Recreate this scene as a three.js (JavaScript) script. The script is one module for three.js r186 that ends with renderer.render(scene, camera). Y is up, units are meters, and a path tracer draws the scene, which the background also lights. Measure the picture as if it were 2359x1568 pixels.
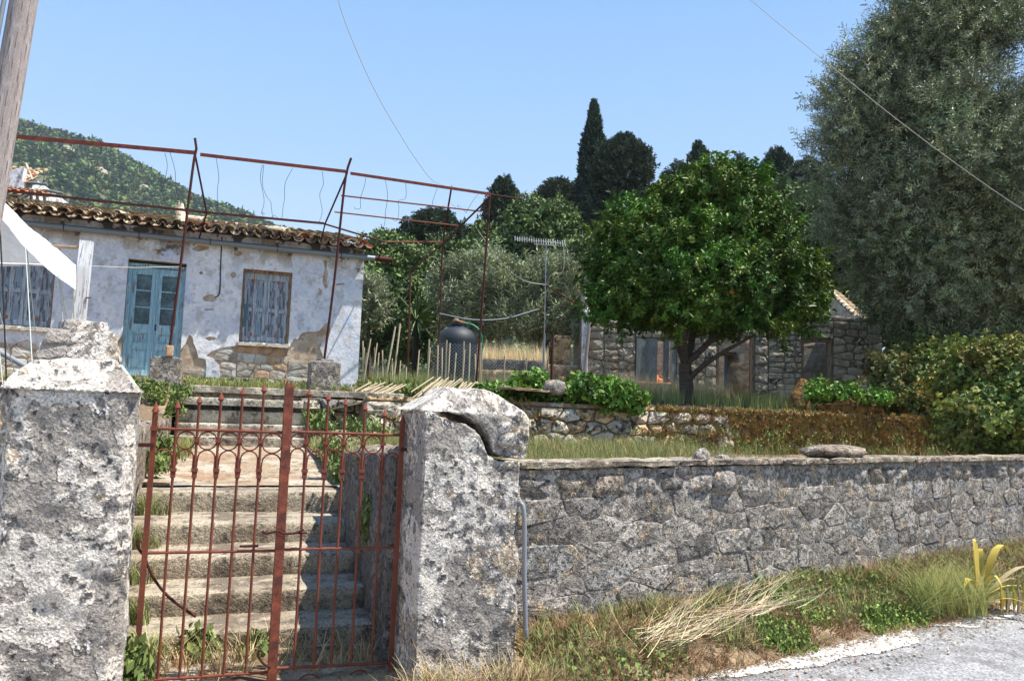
import * as THREE from 'three';
import { mergeGeometries, mergeVertices } from 'three/addons/utils/BufferGeometryUtils.js';
import { TessellateModifier } from 'three/addons/modifiers/TessellateModifier.js';

// ---------------------------------------------------------------- camera, sky, sun, exposure
const scene = new THREE.Scene();
const F = 1800, PW = 2358, PH = 1568;                       // pinhole read from the photograph (2358 x 1568 view of it)
const camera = new THREE.PerspectiveCamera(2 * Math.atan(PH / 2 / F) * 180 / Math.PI, 1024 / 680, 0.1, 4000);
camera.position.set(0, 1.6, 0);
camera.rotation.order = 'YXZ';
const RAD = Math.PI / 180, YAW = -20 * RAD;
camera.rotation.set(5.0 * RAD, YAW, 2.1 * RAD);
camera.updateMatrixWorld(true);

const SUN = new THREE.Vector3(0.41, 1, 0.19).normalize();
{
  const w = 512, h = 256, a = new Float32Array(w * h * 4);
  const stops = [[-1, .27, .31, .35], [-0.02, .42, .50, .59], [.05, .42, .515, .605], [.15, .365, .485, .615], [.30, .255, .40, .61], [.5, .172, .32, .585], [.75, .125, .255, .52], [1, .105, .225, .475]];
  for (let j = 0; j < h; j++) for (let i = 0; i < w; i++) {
    const el = ((j + .5) / h - .5) * Math.PI, az = ((i + .5) / w - .5) * 2 * Math.PI, s = Math.sin(el);
        let k = 0; while (k < stops.length - 2 && s > stops[k + 1][0]) k++;
    const [s0, r0, g0, b0] = stops[k], [s1, r1, g1, b1] = stops[k + 1], t = Math.min(1, Math.max(0, (s - s0) / (s1 - s0)));
    const glow = 0;
    const o = (j * w + i) * 4;
    a[o] = r0 + (r1 - r0) * t + glow; a[o + 1] = g0 + (g1 - g0) * t + glow * .95; a[o + 2] = b0 + (b1 - b0) * t + glow * .8; a[o + 3] = 1;
  }
  const t = new THREE.DataTexture(a, w, h, THREE.RGBAFormat, THREE.FloatType);
  t.mapping = THREE.EquirectangularReflectionMapping; t.magFilter = THREE.LinearFilter; t.needsUpdate = true;
  scene.background = t; scene.environment = t;
}
const sun = new THREE.DirectionalLight(new THREE.Color(1, .955, .88), 5.0);
sun.position.copy(SUN).multiplyScalar(60).add(new THREE.Vector3(5, 0, -12));
sun.target.position.set(5, 0, -12);
sun.castShadow = true; sun.shadow.mapSize.set(4096, 4096); sun.shadow.radius = 1;
Object.assign(sun.shadow.camera, { left: -30, right: 30, top: 30, bottom: -30, near: 1, far: 140 });
scene.add(sun, sun.target);
const renderer = new THREE.WebGLRenderer({ antialias: true });
renderer.toneMapping = THREE.LinearToneMapping;
renderer.toneMappingExposure = 1.74;
renderer.shadowMap.enabled = true;

// ---------------------------------------------------------------- pixels of the photograph to directions
const V = (x, y, z) => new THREE.Vector3(x, y, z);
const pxRay = (px, py) => V((px - PW / 2) / F, -(py - PH / 2) / F, -1).applyQuaternion(camera.quaternion);
const onZ = (px, py, z) => { const d = pxRay(px, py); return d.multiplyScalar(z / d.z).add(camera.position); };
const onY = (px, py, y) => { const d = pxRay(px, py); return d.multiplyScalar((y - 1.6) / d.y).add(camera.position); };
const onX = (px, py, x) => { const d = pxRay(px, py); return d.multiplyScalar(x / d.x).add(camera.position); };
const FWD = V(-Math.sin(YAW), 0, -Math.cos(YAW));
const atD = (px, py, D) => { const d = pxRay(px, py); return d.multiplyScalar(D / d.dot(FWD)).add(camera.position); };

// ---------------------------------------------------------------- numbers and noise
function rng(seed) { let s = seed | 0; return () => { s = (s + 0x6d2b79f5) | 0; let t = Math.imul(s ^ (s >>> 15), 1 | s); t = (t + Math.imul(t ^ (t >>> 7), 61 | t)) ^ t; return ((t ^ (t >>> 14)) >>> 0) / 4294967296; }; }
const lerp = (a, b, t) => a + (b - a) * t, clamp = (x, a = 0, b = 1) => Math.min(b, Math.max(a, x));
const smooth = (a, b, x) => { const t = clamp((x - a) / (b - a)); return t * t * (3 - 2 * t); };
const hash3 = (x, y, z) => { let h = Math.imul(x, 374761393) + Math.imul(y, 668265263) + Math.imul(z, 2147483647 - 1013); h = Math.imul(h ^ (h >>> 13), 1274126177); h ^= h >>> 16; return (h >>> 0) / 4294967296; };
function noise3(x, y, z) {
  const xi = Math.floor(x), yi = Math.floor(y), zi = Math.floor(z); let fx = x - xi, fy = y - yi, fz = z - zi;
  fx = fx * fx * (3 - 2 * fx); fy = fy * fy * (3 - 2 * fy); fz = fz * fz * (3 - 2 * fz);
  const l = (a, b, t) => a + (b - a) * t, H = hash3;
  return l(l(l(H(xi, yi, zi), H(xi + 1, yi, zi), fx), l(H(xi, yi + 1, zi), H(xi + 1, yi + 1, zi), fx), fy),
    l(l(H(xi, yi, zi + 1), H(xi + 1, yi, zi + 1), fx), l(H(xi, yi + 1, zi + 1), H(xi + 1, yi + 1, zi + 1), fx), fy), fz);
}
const fbm3 = (x, y, z, o = 4) => { let s = 0, a = .5, n = 0; for (let i = 0; i < o; i++) { s += a * noise3(x, y, z); n += a; a *= .5; x *= 2.03; y *= 2.03; z *= 2.03; } return s / n; };
function field(n, cells, oct, seed, stretch = 1) {          // tiling fbm, 0..1
  const out = new Float32Array(n * n); let amp = 1, tot = 0;
  for (let o = 0; o < oct; o++) {
    const cy = Math.max(1, Math.round(cells / stretch)) << o, cx = cells << o;
    if (cx > n || cy > n) break;
    const lat = new Float32Array(cx * cy); for (let j = 0; j < cy; j++) for (let i = 0; i < cx; i++) lat[j * cx + i] = hash3(i + 17 * o, j, seed);
    for (let y = 0; y < n; y++) {
      const gy = y / n * cy, j0 = Math.floor(gy), fy0 = gy - j0, fy = fy0 * fy0 * (3 - 2 * fy0), j1 = (j0 + 1) % cy;
      for (let x = 0; x < n; x++) {
        const gx = x / n * cx, i0 = Math.floor(gx), fx0 = gx - i0, fx = fx0 * fx0 * (3 - 2 * fx0), i1 = (i0 + 1) % cx;
        const a = lat[j0 * cx + i0], b = lat[j0 * cx + i1], c = lat[j1 * cx + i0], d = lat[j1 * cx + i1];
        out[y * n + x] += amp * (a + (b - a) * fx + (c - a) * fy + (a - b - c + d) * fx * fy);
      }
    }
    tot += amp; amp *= .55;
  }
  let lo = 1e9, hi = -1e9; for (let i = 0; i < out.length; i++) { lo = Math.min(lo, out[i]); hi = Math.max(hi, out[i]); }
  for (let i = 0; i < out.length; i++) out[i] = (out[i] - lo) / (hi - lo);
  return out;
}
function worley(n, cells, seed) {                            // tiling F2-F1: small on cell borders
  const out = new Float32Array(n * n), c = n / cells;
  const P = []; for (let j = 0; j < cells; j++) for (let i = 0; i < cells; i++) P.push([(i + hash3(i, j, seed)) * c, (j + hash3(i, j, seed + 7)) * c]);
  for (let y = 0; y < n; y++) for (let x = 0; x < n; x++) {
    const gi = Math.floor(x / c), gj = Math.floor(y / c); let a = 1e9, b = 1e9;
    for (let dj = -1; dj <= 1; dj++) for (let di = -1; di <= 1; di++) {
      const ii = (gi + di + cells) % cells, jj = (gj + dj + cells) % cells, p = P[jj * cells + ii];
      let dx = Math.abs(p[0] - x), dy = Math.abs(p[1] - y); if (dx > n / 2) dx = n - dx; if (dy > n / 2) dy = n - dy;
      const d = Math.hypot(dx, dy); if (d < a) { b = a; a = d; } else if (d < b) b = d;
    }
    out[y * n + x] = (b - a) / c;
  }
  return out;
}
function colorTex(n, fn, repeat = 1, h = n) {
  const a = new Uint8Array(n * h * 4), c = [0, 0, 0];
  for (let i = 0; i < n * h; i++) { fn(i, c, i % n, Math.floor(i / n)); a[i * 4] = clamp(c[0], 0, 255); a[i * 4 + 1] = clamp(c[1], 0, 255); a[i * 4 + 2] = clamp(c[2], 0, 255); a[i * 4 + 3] = 255; }
  const t = new THREE.DataTexture(a, n, h); t.colorSpace = THREE.SRGBColorSpace; t.wrapS = t.wrapT = THREE.RepeatWrapping; t.magFilter = THREE.LinearFilter; t.repeat.set(repeat, repeat); t.needsUpdate = true; return t;
}
function heightTex(n, fn, repeat = 1, h = n) {
  const a = new Uint8Array(n * h * 4);
  for (let i = 0; i < n * h; i++) { const v = clamp(fn(i) * 255, 0, 255); a[i * 4] = a[i * 4 + 1] = a[i * 4 + 2] = v; a[i * 4 + 3] = 255; }
  const t = new THREE.DataTexture(a, n, h); t.wrapS = t.wrapT = THREE.RepeatWrapping; t.magFilter = THREE.LinearFilter; t.repeat.set(repeat, repeat); t.needsUpdate = true; return t;
}
const mixc = (c, r, g, b, t) => { c[0] += (r - c[0]) * t; c[1] += (g - c[1]) * t; c[2] += (b - c[2]) * t; };
const setc = (c, r, g, b) => { c[0] = r; c[1] = g; c[2] = b; };
const mat = (o) => new THREE.MeshStandardMaterial({ roughness: .95, side: THREE.DoubleSide, ...o });

// ---------------------------------------------------------------- materials (uv in metres)
const N = 512;
const fA = field(N, 4, 7, 1), fB = field(N, 6, 7, 2), fC = field(N, 16, 5, 3), fD = field(N, 64, 3, 4), fE = field(N, 3, 7, 5), fS = field(N, 128, 2, 6), wA = worley(N, 7, 8), wB = worley(N, 22, 9);
const fineH = heightTex(N, (i) => .45 * fC[i] + .3 * fD[i] + .25 * fS[i], 1 / .9);
const coarseH = heightTex(N, (i) => .5 * fB[i] + .3 * fC[i] + .2 * fD[i], 1 / 1.1);
// lichen-crusted limestone / old lime render
function lichen(seed, { light, mid, dark, white, flake = .5, darkAt = .5, rep = 1.1 }) {
  const n = 1024, a = field(n, 4, 8, seed), b = field(n, 10, 7, seed + 1), c = field(n, 30, 5, seed + 2), d = field(n, 150, 2, seed + 3), e = field(n, 3, 8, seed + 4), f = field(n, 70, 3, seed + 5);
  const skin = (i) => smooth(flake, flake + .035, a[i] * .55 + b[i] * .3 + c[i] * .15);           // render still holding, with a crisp broken edge
  const map = colorTex(n, (i, k) => {
    setc(k, ...mid); mixc(k, ...light, skin(i));
    mixc(k, ...dark, .85 * smooth(darkAt, darkAt + .10, e[i] * .35 + b[i] * .25 + c[i] * .40));   // grey lichen crust
    mixc(k, dark[0] * .6, dark[1] * .6, dark[2] * .6, .8 * smooth(.60, .70, f[i] * .55 + c[i] * .45));
    mixc(k, ...white, .9 * smooth(.64, .70, f[i] * .4 + b[i] * .35 + e[i] * .25));
    mixc(k, 168, 140, 104, .45 * smooth(.62, .72, b[i] * .5 + e[i] * .5));
    const g = .72 + .56 * d[i]; k[0] *= g; k[1] *= g; k[2] *= g;
  }, 1 / rep);
  const bump = heightTex(n, (i) => .42 * skin(i) + .28 * c[i] + .18 * f[i] + .12 * d[i], 1 / rep);
  return { map, bumpMap: bump };
}
const L1 = lichen(21, { light: [200, 190, 177], mid: [150, 141, 131], dark: [104, 99, 95], white: [236, 231, 224], flake: .46, darkAt: .50 });
const L2 = lichen(41, { light: [174, 169, 163], mid: [142, 137, 131], dark: [98, 95, 92], white: [226, 222, 214], flake: .48, darkAt: .50, rep: .8 });
const M = {};
M.pillar = mat({ ...L1, bumpScale: .02 });
M.limestone = mat({ ...L2, bumpScale: .026, color: 0xfcf6ef });
M.limestoneCool = mat({ ...L2, bumpScale: .026, color: 0xeeeeee });
M.limestoneWarm = mat({ ...L2, bumpScale: .03, color: 0xf2e2cf });
M.limestoneDark = mat({ ...L2, bumpScale: .03, color: 0xc4c0bc });
{ // pale rubble of the ruin, the retaining wall and the house plinth: tinted by material
  const map = colorTex(N, (i, k) => { setc(k, 178, 166, 146); mixc(k, 206, 196, 176, smooth(.4, .7, fA[i])); mixc(k, 120, 110, 98, .8 * smooth(.5, .7, fB[i] * .6 + fC[i] * .4)); mixc(k, 62, 58, 54, .85 * smooth(.58, .72, fE[i] * .5 + fC[i] * .5)); const g = .8 + .4 * fD[i]; k[0] *= g; k[1] *= g; k[2] *= g; }, 1 / .8);
  M.rubble = mat({ map, bumpMap: coarseH, bumpScale: .02 });
  M.rubbleGrey = mat({ map, bumpMap: coarseH, bumpScale: .02, color: 0xd8d8da });
  M.rubbleWarm = mat({ map, bumpMap: coarseH, bumpScale: .02, color: 0xffe6c4 });
  M.rubblePale = mat({ map, bumpMap: coarseH, bumpScale: .018, color: 0xfffaf2 });
  M.ruinA = mat({ map, bumpMap: coarseH, bumpScale: .02, color: 0xfff8ec });
  M.ruinB = mat({ map, bumpMap: coarseH, bumpScale: .02, color: 0xf6f2ec });
}
{ // plinth stone: smooth buff blocks
  const map = colorTex(N, (i, k) => { setc(k, 196, 184, 164); mixc(k, 214, 206, 192, smooth(.45, .7, fA[i])); mixc(k, 170, 150, 128, .7 * smooth(.5, .7, fB[i])); const g = .9 + .2 * fD[i]; k[0] *= g; k[1] *= g; k[2] *= g; }, 1 / .7);
  M.plinth = mat({ map, bumpMap: fineH, bumpScale: .008 });
  M.plinthGrey = mat({ map, bumpMap: fineH, bumpScale: .008, color: 0xdcdee0 });
  M.plinthPink = mat({ map, bumpMap: fineH, bumpScale: .008, color: 0xf2d2b8 });
  M.mortar = mat({ map, bumpMap: coarseH, bumpScale: .015, color: 0xf4e6da });
  M.mortarDark = mat({ map, bumpMap: coarseH, bumpScale: .02, color: 0x7b756d });
  M.ruinA = mat({ map, bumpMap: coarseH, bumpScale: .02, color: 0xdedad2 });
  M.mortarGrey = mat({ map, bumpMap: coarseH, bumpScale: .02, color: 0x9c958c });
  M.patchRender = mat({ map, bumpMap: coarseH, bumpScale: .01, color: 0xf2e4d8 });
}
{ // step concrete: worn beige, gritty
  const map = colorTex(N, (i, k) => { setc(k, 176, 164, 144); mixc(k, 200, 190, 170, smooth(.4, .7, fA[i])); mixc(k, 120, 108, 94, .75 * smooth(.52, .72, fB[i] * .5 + fE[i] * .5)); mixc(k, 82, 76, 68, .6 * smooth(.66, .8, fC[i])); const g = .7 + .6 * fS[i]; k[0] *= g; k[1] *= g; k[2] *= g; }, 1 / 1.0);
  M.step = mat({ map, bumpMap: fineH, bumpScale: .014, color: 0xcfcac4 });
  const map2 = colorTex(N, (i, k) => { setc(k, 188, 160, 128); mixc(k, 208, 190, 164, smooth(.42, .62, fA[i] * .5 + fB[i] * .5)); mixc(k, 176, 128, 92, .6 * smooth(.55, .75, fE[i])); mixc(k, 120, 100, 76, .6 * smooth(.62, .78, fC[i])); const g = .78 + .44 * fS[i]; k[0] *= g; k[1] *= g; k[2] *= g; }, 1 / 1.4);
  M.landing = mat({ map: map2, bumpMap: fineH, bumpScale: .012, color: 0xcfd3d6 });
  M.stepGrey = mat({ map, bumpMap: fineH, bumpScale: .015, color: 0xecebea });
}
{ // asphalt, its pale cement edge, soil
  const map = colorTex(N, (i, k) => { const g = 138 + 34 * (fA[i] - .5) + 90 * (fS[i] - .5) * 1.1 + 40 * (fD[i] - .5); setc(k, g * 1.0, g * .985, g * .975); mixc(k, 226, 222, 216, .8 * smooth(.86, .95, fS[i])); mixc(k, 84, 80, 78, .35 * smooth(.6, .8, fB[i])); }, 1 / 1.3);
  M.asphalt = mat({ map, bumpMap: heightTex(N, (i) => fS[i] * .7 + fD[i] * .3, 1 / 1.3), bumpScale: .005 });
  const map2 = colorTex(N, (i, k) => { const g = 214 + 40 * (fA[i] - .5) + 70 * (fS[i] - .5); setc(k, g, g * .985, g * .955); mixc(k, 150, 142, 132, .8 * smooth(.52, .68, fC[i] * .55 + fB[i] * .45)); }, 1 / .9);
  M.cementEdge = mat({ map: map2, bumpMap: fineH, bumpScale: .006 });
  const map3 = colorTex(N, (i, k) => { setc(k, 116, 96, 72); mixc(k, 152, 130, 100, smooth(.4, .7, fA[i])); mixc(k, 72, 58, 44, .8 * smooth(.5, .75, fC[i] * .6 + fB[i] * .4)); const g = .75 + .5 * fS[i]; k[0] *= g; k[1] *= g; k[2] *= g; }, 1 / 1.2);
  M.soil = mat({ map: map3, bumpMap: coarseH, bumpScale: .03 });
  M.soilPale = mat({ map: map3, bumpMap: coarseH, bumpScale: .03, color: 0xe8dcc4 });
  M.terrain = mat({ map: map3, bumpMap: coarseH, bumpScale: .03, color: 0x93a070 });
}
{ // rusty iron
  const map = colorTex(N, (i, k) => { setc(k, 122, 64, 46); mixc(k, 146, 78, 54, smooth(.4, .7, fC[i])); mixc(k, 88, 48, 40, .8 * smooth(.5, .7, fB[i] * .6 + fC[i] * .4)); const g = .85 + .3 * fD[i]; k[0] *= g; k[1] *= g; k[2] *= g; }, 1 / .35);
  M.rust = mat({ map, bumpMap: fineH, bumpScale: .002, roughness: .8, metalness: .15 });
  M.rustDark = mat({ map, bumpMap: fineH, bumpScale: .002, roughness: .8, metalness: .15, color: 0x9a7a74 });
  M.rustBeam = mat({ map, roughness: .75, metalness: .15, color: 0xd8aca4 });
}
function paintWood(base, bare, seed, amount, rep, stretch = 10) { // flaking paint over grey boards, grain along v
  const g = field(N, 48, 3, seed, stretch), f = field(N, 34, 4, seed + 1, 9), h = field(N, 5, 5, seed + 2);
  const map = colorTex(N, (i, k) => { setc(k, ...base); mixc(k, base[0] * 1.1, base[1] * 1.06, base[2] * 1.04, smooth(.4, .7, h[i])); mixc(k, ...bare, .95 * smooth(amount, amount + .07, f[i] * .55 + g[i] * .3 + h[i] * .15)); const q = .86 + .28 * g[i]; k[0] *= q; k[1] *= q; k[2] *= q; }, 1 / rep);
  return mat({ map, bumpMap: heightTex(N, (i) => .6 * g[i] + .4 * (f[i] < amount ? 1 : 0), 1 / rep), bumpScale: .003, roughness: .85 });
}
M.doorBlue = paintWood([148, 186, 198], [120, 112, 116], 61, .60, .7);
M.shutter = paintWood([172, 184, 190], [128, 120, 124], 71, .54, .7);
M.shutterBack = paintWood([150, 166, 178], [104, 98, 104], 81, .5, .7);
M.greyBoard = paintWood([128, 134, 132], [104, 102, 96], 91, .55, .6);
M.frameWood = paintWood([160, 138, 112], [112, 92, 72], 101, .5, .6);
{
  const g = field(N, 48, 4, 111, 16), f = field(N, 8, 6, 112, 3);
  const map = colorTex(N, (i, k) => { setc(k, 158, 146, 140); mixc(k, 178, 166, 160, smooth(.4, .7, f[i])); mixc(k, 96, 84, 80, .85 * smooth(.62, .78, g[i])); const q = .84 + .32 * fS[i]; k[0] *= q; k[1] *= q; k[2] *= q; }, 1 / .6);
  M.poleWood = mat({ map, bumpMap: heightTex(N, (i) => .7 * g[i] + .3 * fS[i], 1 / .6), bumpScale: .006 });
  M.bark = mat({ map, bumpMap: heightTex(N, (i) => .6 * g[i] + .4 * fC[i], 1 / .6), bumpScale: .015, color: 0x8c8478 });
  M.barkDark = mat({ map, bumpMap: coarseH, bumpScale: .02, color: 0x5c5048 });
  M.cane = mat({ color: new THREE.Color(.58, .47, .30) }); M.reed = mat({ color: new THREE.Color(.42, .34, .22) });
}
{ // clay tiles
  const map = colorTex(N, (i, k) => { setc(k, 204, 184, 150); mixc(k, 222, 206, 176, smooth(.4, .7, fA[i])); mixc(k, 104, 98, 88, .9 * smooth(.5, .68, fB[i] * .6 + fC[i] * .4)); mixc(k, 176, 122, 88, .5 * smooth(.6, .8, fE[i])); const g = .82 + .36 * fD[i]; k[0] *= g; k[1] *= g; k[2] *= g; }, 1 / .6);
  M.tile = mat({ map, bumpMap: fineH, bumpScale: .004 });
  M.tileGrey = mat({ map, bumpMap: fineH, bumpScale: .004, color: 0xccc6ba });
  M.tileRed = mat({ map, bumpMap: fineH, bumpScale: .004, color: 0xf0a07c });
  M.brick = mat({ map, bumpMap: fineH, bumpScale: .004, color: 0xffd8bc });
}
M.white = mat({ map: colorTex(N, (i, k) => { setc(k, 226, 226, 226); mixc(k, 150, 150, 152, .9 * smooth(.62, .66, fB[i] * .5 + fC[i] * .5)); mixc(k, 190, 176, 160, .5 * smooth(.6, .8, fA[i])); }, 1 / .8), roughness: .7 });
M.canvas = mat({ color: new THREE.Color(.80, .80, .79), bumpMap: heightTex(N, (i) => fA[i] * .8 + fS[i] * .2, 1 / .7), bumpScale: .01, roughness: .8 });
M.galv = mat({ map: colorTex(N, (i, k) => { const g = 142 + 50 * (fA[i] - .5) + 30 * (fC[i] - .5); setc(k, g * .94, g * 1.0, g * 1.03); mixc(k, 120, 92, 72, .6 * smooth(.72, .82, fB[i])); }, 1 / .8), roughness: .55, metalness: .35 });
M.pipeGrey = mat({ color: new THREE.Color(.25, .27, .30), roughness: .5 });
M.wire = mat({ color: new THREE.Color(.05, .04, .04), roughness: .7 });
M.wireWhite = mat({ color: new THREE.Color(.50, .48, .45), roughness: .6 });
M.rope = mat({ color: new THREE.Color(.55, .6, .55), roughness: .9 });
M.cableBlack = mat({ color: new THREE.Color(.02, .02, .02), roughness: .6 });
M.tank = mat({ color: new THREE.Color(.014, .020, .026), roughness: .6, bumpMap: fineH, bumpScale: .002 });
M.hose = mat({ color: new THREE.Color(.02, .22, .12), roughness: .5 });
M.alu = mat({ color: new THREE.Color(.36, .37, .38), roughness: .4, metalness: .7 });
M.lampGlass = mat({ color: new THREE.Color(.62, .60, .54), roughness: .3 });
M.dark = mat({ color: new THREE.Color(.01, .01, .01) });
M.glass = new THREE.MeshPhysicalMaterial({ color: new THREE.Color(.30, .40, .42), roughness: .35, metalness: 0, specularIntensity: .7, side: THREE.DoubleSide, map: colorTex(N, (i, k) => { const g = 150 + 90 * (fE[i] - .5) + 70 * (fC[i] - .5); setc(k, g * .93, g, g); }, 1 / .5) });
M.moss = mat({ map: colorTex(N, (i, k) => { setc(k, 116, 82, 36); mixc(k, 140, 108, 48, smooth(.4, .7, fB[i])); mixc(k, 62, 42, 22, .85 * smooth(.5, .7, fC[i])); const g = .7 + .6 * fS[i]; k[0] *= g; k[1] *= g; k[2] *= g; }, 1 / .8), bumpMap: coarseH, bumpScale: .05 });
M.scrap = mat({ map: colorTex(N, (i, k) => { setc(k, 150, 140, 128); mixc(k, 200, 196, 190, smooth(.5, .7, fB[i])); mixc(k, 128, 74, 44, .8 * smooth(.5, .66, fE[i])); }, 1 / .6), bumpMap: coarseH, bumpScale: .02 });
const leafMat = (r, g, b, tr = .3, rough = .55) => new THREE.MeshPhysicalMaterial({ color: new THREE.Color(r, g, b), roughness: rough, ...(tr ? { transmission: tr, thickness: 0 } : {}), side: THREE.DoubleSide, vertexColors: true, specularIntensity: .5 });

// ---------------------------------------------------------------- geometry helpers
const ident = new THREE.Matrix4();
const place = (g, x = 0, y = 0, z = 0, rx = 0, ry = 0, rz = 0) => g.applyMatrix4(new THREE.Matrix4().makeRotationFromEuler(new THREE.Euler(rx, ry, rz)).setPosition(x, y, z));
const bx = (w, h, d, x = 0, y = 0, z = 0) => new THREE.BoxGeometry(w, h, d).translate(x, y, z);
const clean = (g) => { const q = g.index ? g.toNonIndexed() : g.clone(); for (const k of Object.keys(q.attributes)) if (!['position', 'normal', 'uv', 'color'].includes(k)) q.deleteAttribute(k); return q; };
const join = (list) => (list.length === 1 ? list[0] : mergeGeometries(list.map(clean)));
function metricUV(g) {                                        // box projection in metres, keeping normals
  const q = g.index ? g.toNonIndexed() : g, p = q.attributes.position, n = p.count, uv = new Float32Array(n * 2), a = V(), b = V(), c = V();
  for (let i = 0; i < n; i += 3) {
    a.fromBufferAttribute(p, i); b.fromBufferAttribute(p, i + 1).sub(a); c.fromBufferAttribute(p, i + 2).sub(a); b.cross(c);
    const x = Math.abs(b.x), y = Math.abs(b.y), z = Math.abs(b.z);
    for (let k = 0; k < 3; k++) { const X = p.getX(i + k), Y = p.getY(i + k), Z = p.getZ(i + k), o = (i + k) * 2; if (y >= x && y >= z) { uv[o] = X; uv[o + 1] = Z; } else if (x >= z) { uv[o] = Z; uv[o + 1] = Y; } else { uv[o] = X; uv[o + 1] = Y; } }
  }
  q.setAttribute('uv', new THREE.BufferAttribute(uv, 2)); return q;
}
function roughen(g, edge, amp, freq, seed, { warp = null, oct = 4, amp2 = 0, freq2 = 18, it = 9 } = {}) {   // subdivide, push in and out along the normal, project uv
  let q = g.index ? g.toNonIndexed() : g.clone(); for (const k of Object.keys(q.attributes)) if (k !== 'position') q.deleteAttribute(k);
  q = new TessellateModifier(edge, it).modify(q); q = mergeVertices(q, 1e-4); q.computeVertexNormals();
  const p = q.attributes.position, n = q.attributes.normal, v = V();
  for (let i = 0; i < p.count; i++) {
    v.fromBufferAttribute(p, i); if (warp) warp(v);
    const d = amp * (fbm3(v.x * freq + seed, v.y * freq + 3.1, v.z * freq, oct) - .5) * 2 + (amp2 ? amp2 * (noise3(v.x * freq2, v.y * freq2 + seed, v.z * freq2) - .5) * 2 : 0);
    p.setXYZ(i, v.x + n.getX(i) * d, v.y + n.getY(i) * d, v.z + n.getZ(i) * d);
  }
  q.computeVertexNormals(); return metricUV(q);
}
function bar(a, b, r, seg = 6, r2 = r) {                      // straight round bar from a to b
  const d = b.clone().sub(a), L = d.length(), g = new THREE.CylinderGeometry(r2, r, L, seg, 1); g.translate(0, L / 2, 0);
  g.applyQuaternion(new THREE.Quaternion().setFromUnitVectors(V(0, 1, 0), d.normalize())); g.translate(a.x, a.y, a.z); return g;
}
const uvScale = (g, su, sv) => { const u = g.attributes.uv; for (let i = 0; i < u.count; i++) u.setXY(i, u.getX(i) * su, u.getY(i) * sv); return g; };
const tube = (pts, r, seg = 24, rad = 5) => new THREE.TubeGeometry(new THREE.CatmullRomCurve3(pts), seg, r, rad, false);
function limb(pts, r0, r1, seg = 10, rad = 8) {               // tapered bent limb
  const c = new THREE.CatmullRomCurve3(pts), g = new THREE.TubeGeometry(c, seg, 1, rad, false), p = g.attributes.position;
  for (let i = 0; i <= seg; i++) { const o = c.getPointAt(i / seg), r = lerp(r0, r1, i / seg); for (let j = 0; j <= rad; j++) { const k = i * (rad + 1) + j; const w = r * (1 + .18 * (noise3(i * .7 + o.x, j * 1.3, o.z) - .5)); p.setXYZ(k, o.x + (p.getX(k) - o.x) * w, o.y + (p.getY(k) - o.y) * w, o.z + (p.getZ(k) - o.z) * w); } }
  g.computeVertexNormals(); return uvScale(g, c.getLength(), .6);
}
const shape = (pts, holes = []) => { const s = new THREE.Shape(pts.map(([x, y]) => new THREE.Vector2(x, y))); for (const h of holes) s.holes.push(new THREE.Path(h.map(([x, y]) => new THREE.Vector2(x, y)))); return s; };
const extrude = (pts, depth, bevel = 0, holes) => new THREE.ExtrudeGeometry(shape(pts, holes), { depth, bevelEnabled: bevel > 0, bevelSize: bevel, bevelThickness: bevel, bevelSegments: 1, curveSegments: 6 });

// ---------------------------------------------------------------- scene graph helpers
const taken = new Map();
const numbered = (n) => { const k = taken.get(n) ?? 0; taken.set(n, k + 1); return k ? n + '_' + String(k).padStart(3, '0') : n; };
function obj(name, geo, material, parent = scene) {
  const m = new THREE.Mesh(Array.isArray(geo) ? join(geo) : geo, material); m.name = parent === scene ? numbered(name) : name; m.castShadow = m.receiveShadow = true; parent.add(m); return m;
}
function tag(o, label, category, group, kind) { o.userData.label = label; o.userData.category = category; if (group) o.userData.group = group; if (kind) o.userData.kind = kind; return o; }
function thing(name, label, category, [x, y, z] = [0, 0, 0], turn = 0, group) { const o = new THREE.Group(); o.name = numbered(name); o.position.set(x, y, z); o.rotation.y = turn; scene.add(o); return tag(o, label, category, group); }
const struct = (name, geo, m, label, category) => { const o = obj(name, geo, m); o.userData.kind = 'structure'; if (label) tag(o, label, category); return o; };
function scatter(name, geo, material, items, parent = scene, label, category) {   // items: {p, s, q | ry, c}
  const im = new THREE.InstancedMesh(geo, material, items.length), m4 = new THREE.Matrix4(), q = new THREE.Quaternion(), e = new THREE.Euler(), s = V(), c = new THREE.Color();
  items.forEach((it, i) => {
    if (it.q) q.copy(it.q); else q.setFromEuler(e.set(it.rx ?? 0, it.ry ?? 0, it.rz ?? 0, 'YXZ'));
    const sc = it.s ?? 1; typeof sc === 'number' ? s.setScalar(sc) : s.set(...sc);
    im.setMatrixAt(i, m4.compose(it.p, q, s)); im.setColorAt(i, it.c ? c.setRGB(...it.c) : c.setRGB(1, 1, 1));
  });
  im.name = parent === scene ? numbered(name) : name; im.castShadow = im.receiveShadow = true; im.userData.kind = 'stuff'; if (label) tag(im, label, category, null, 'stuff'); parent.add(im); return im;
}

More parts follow.
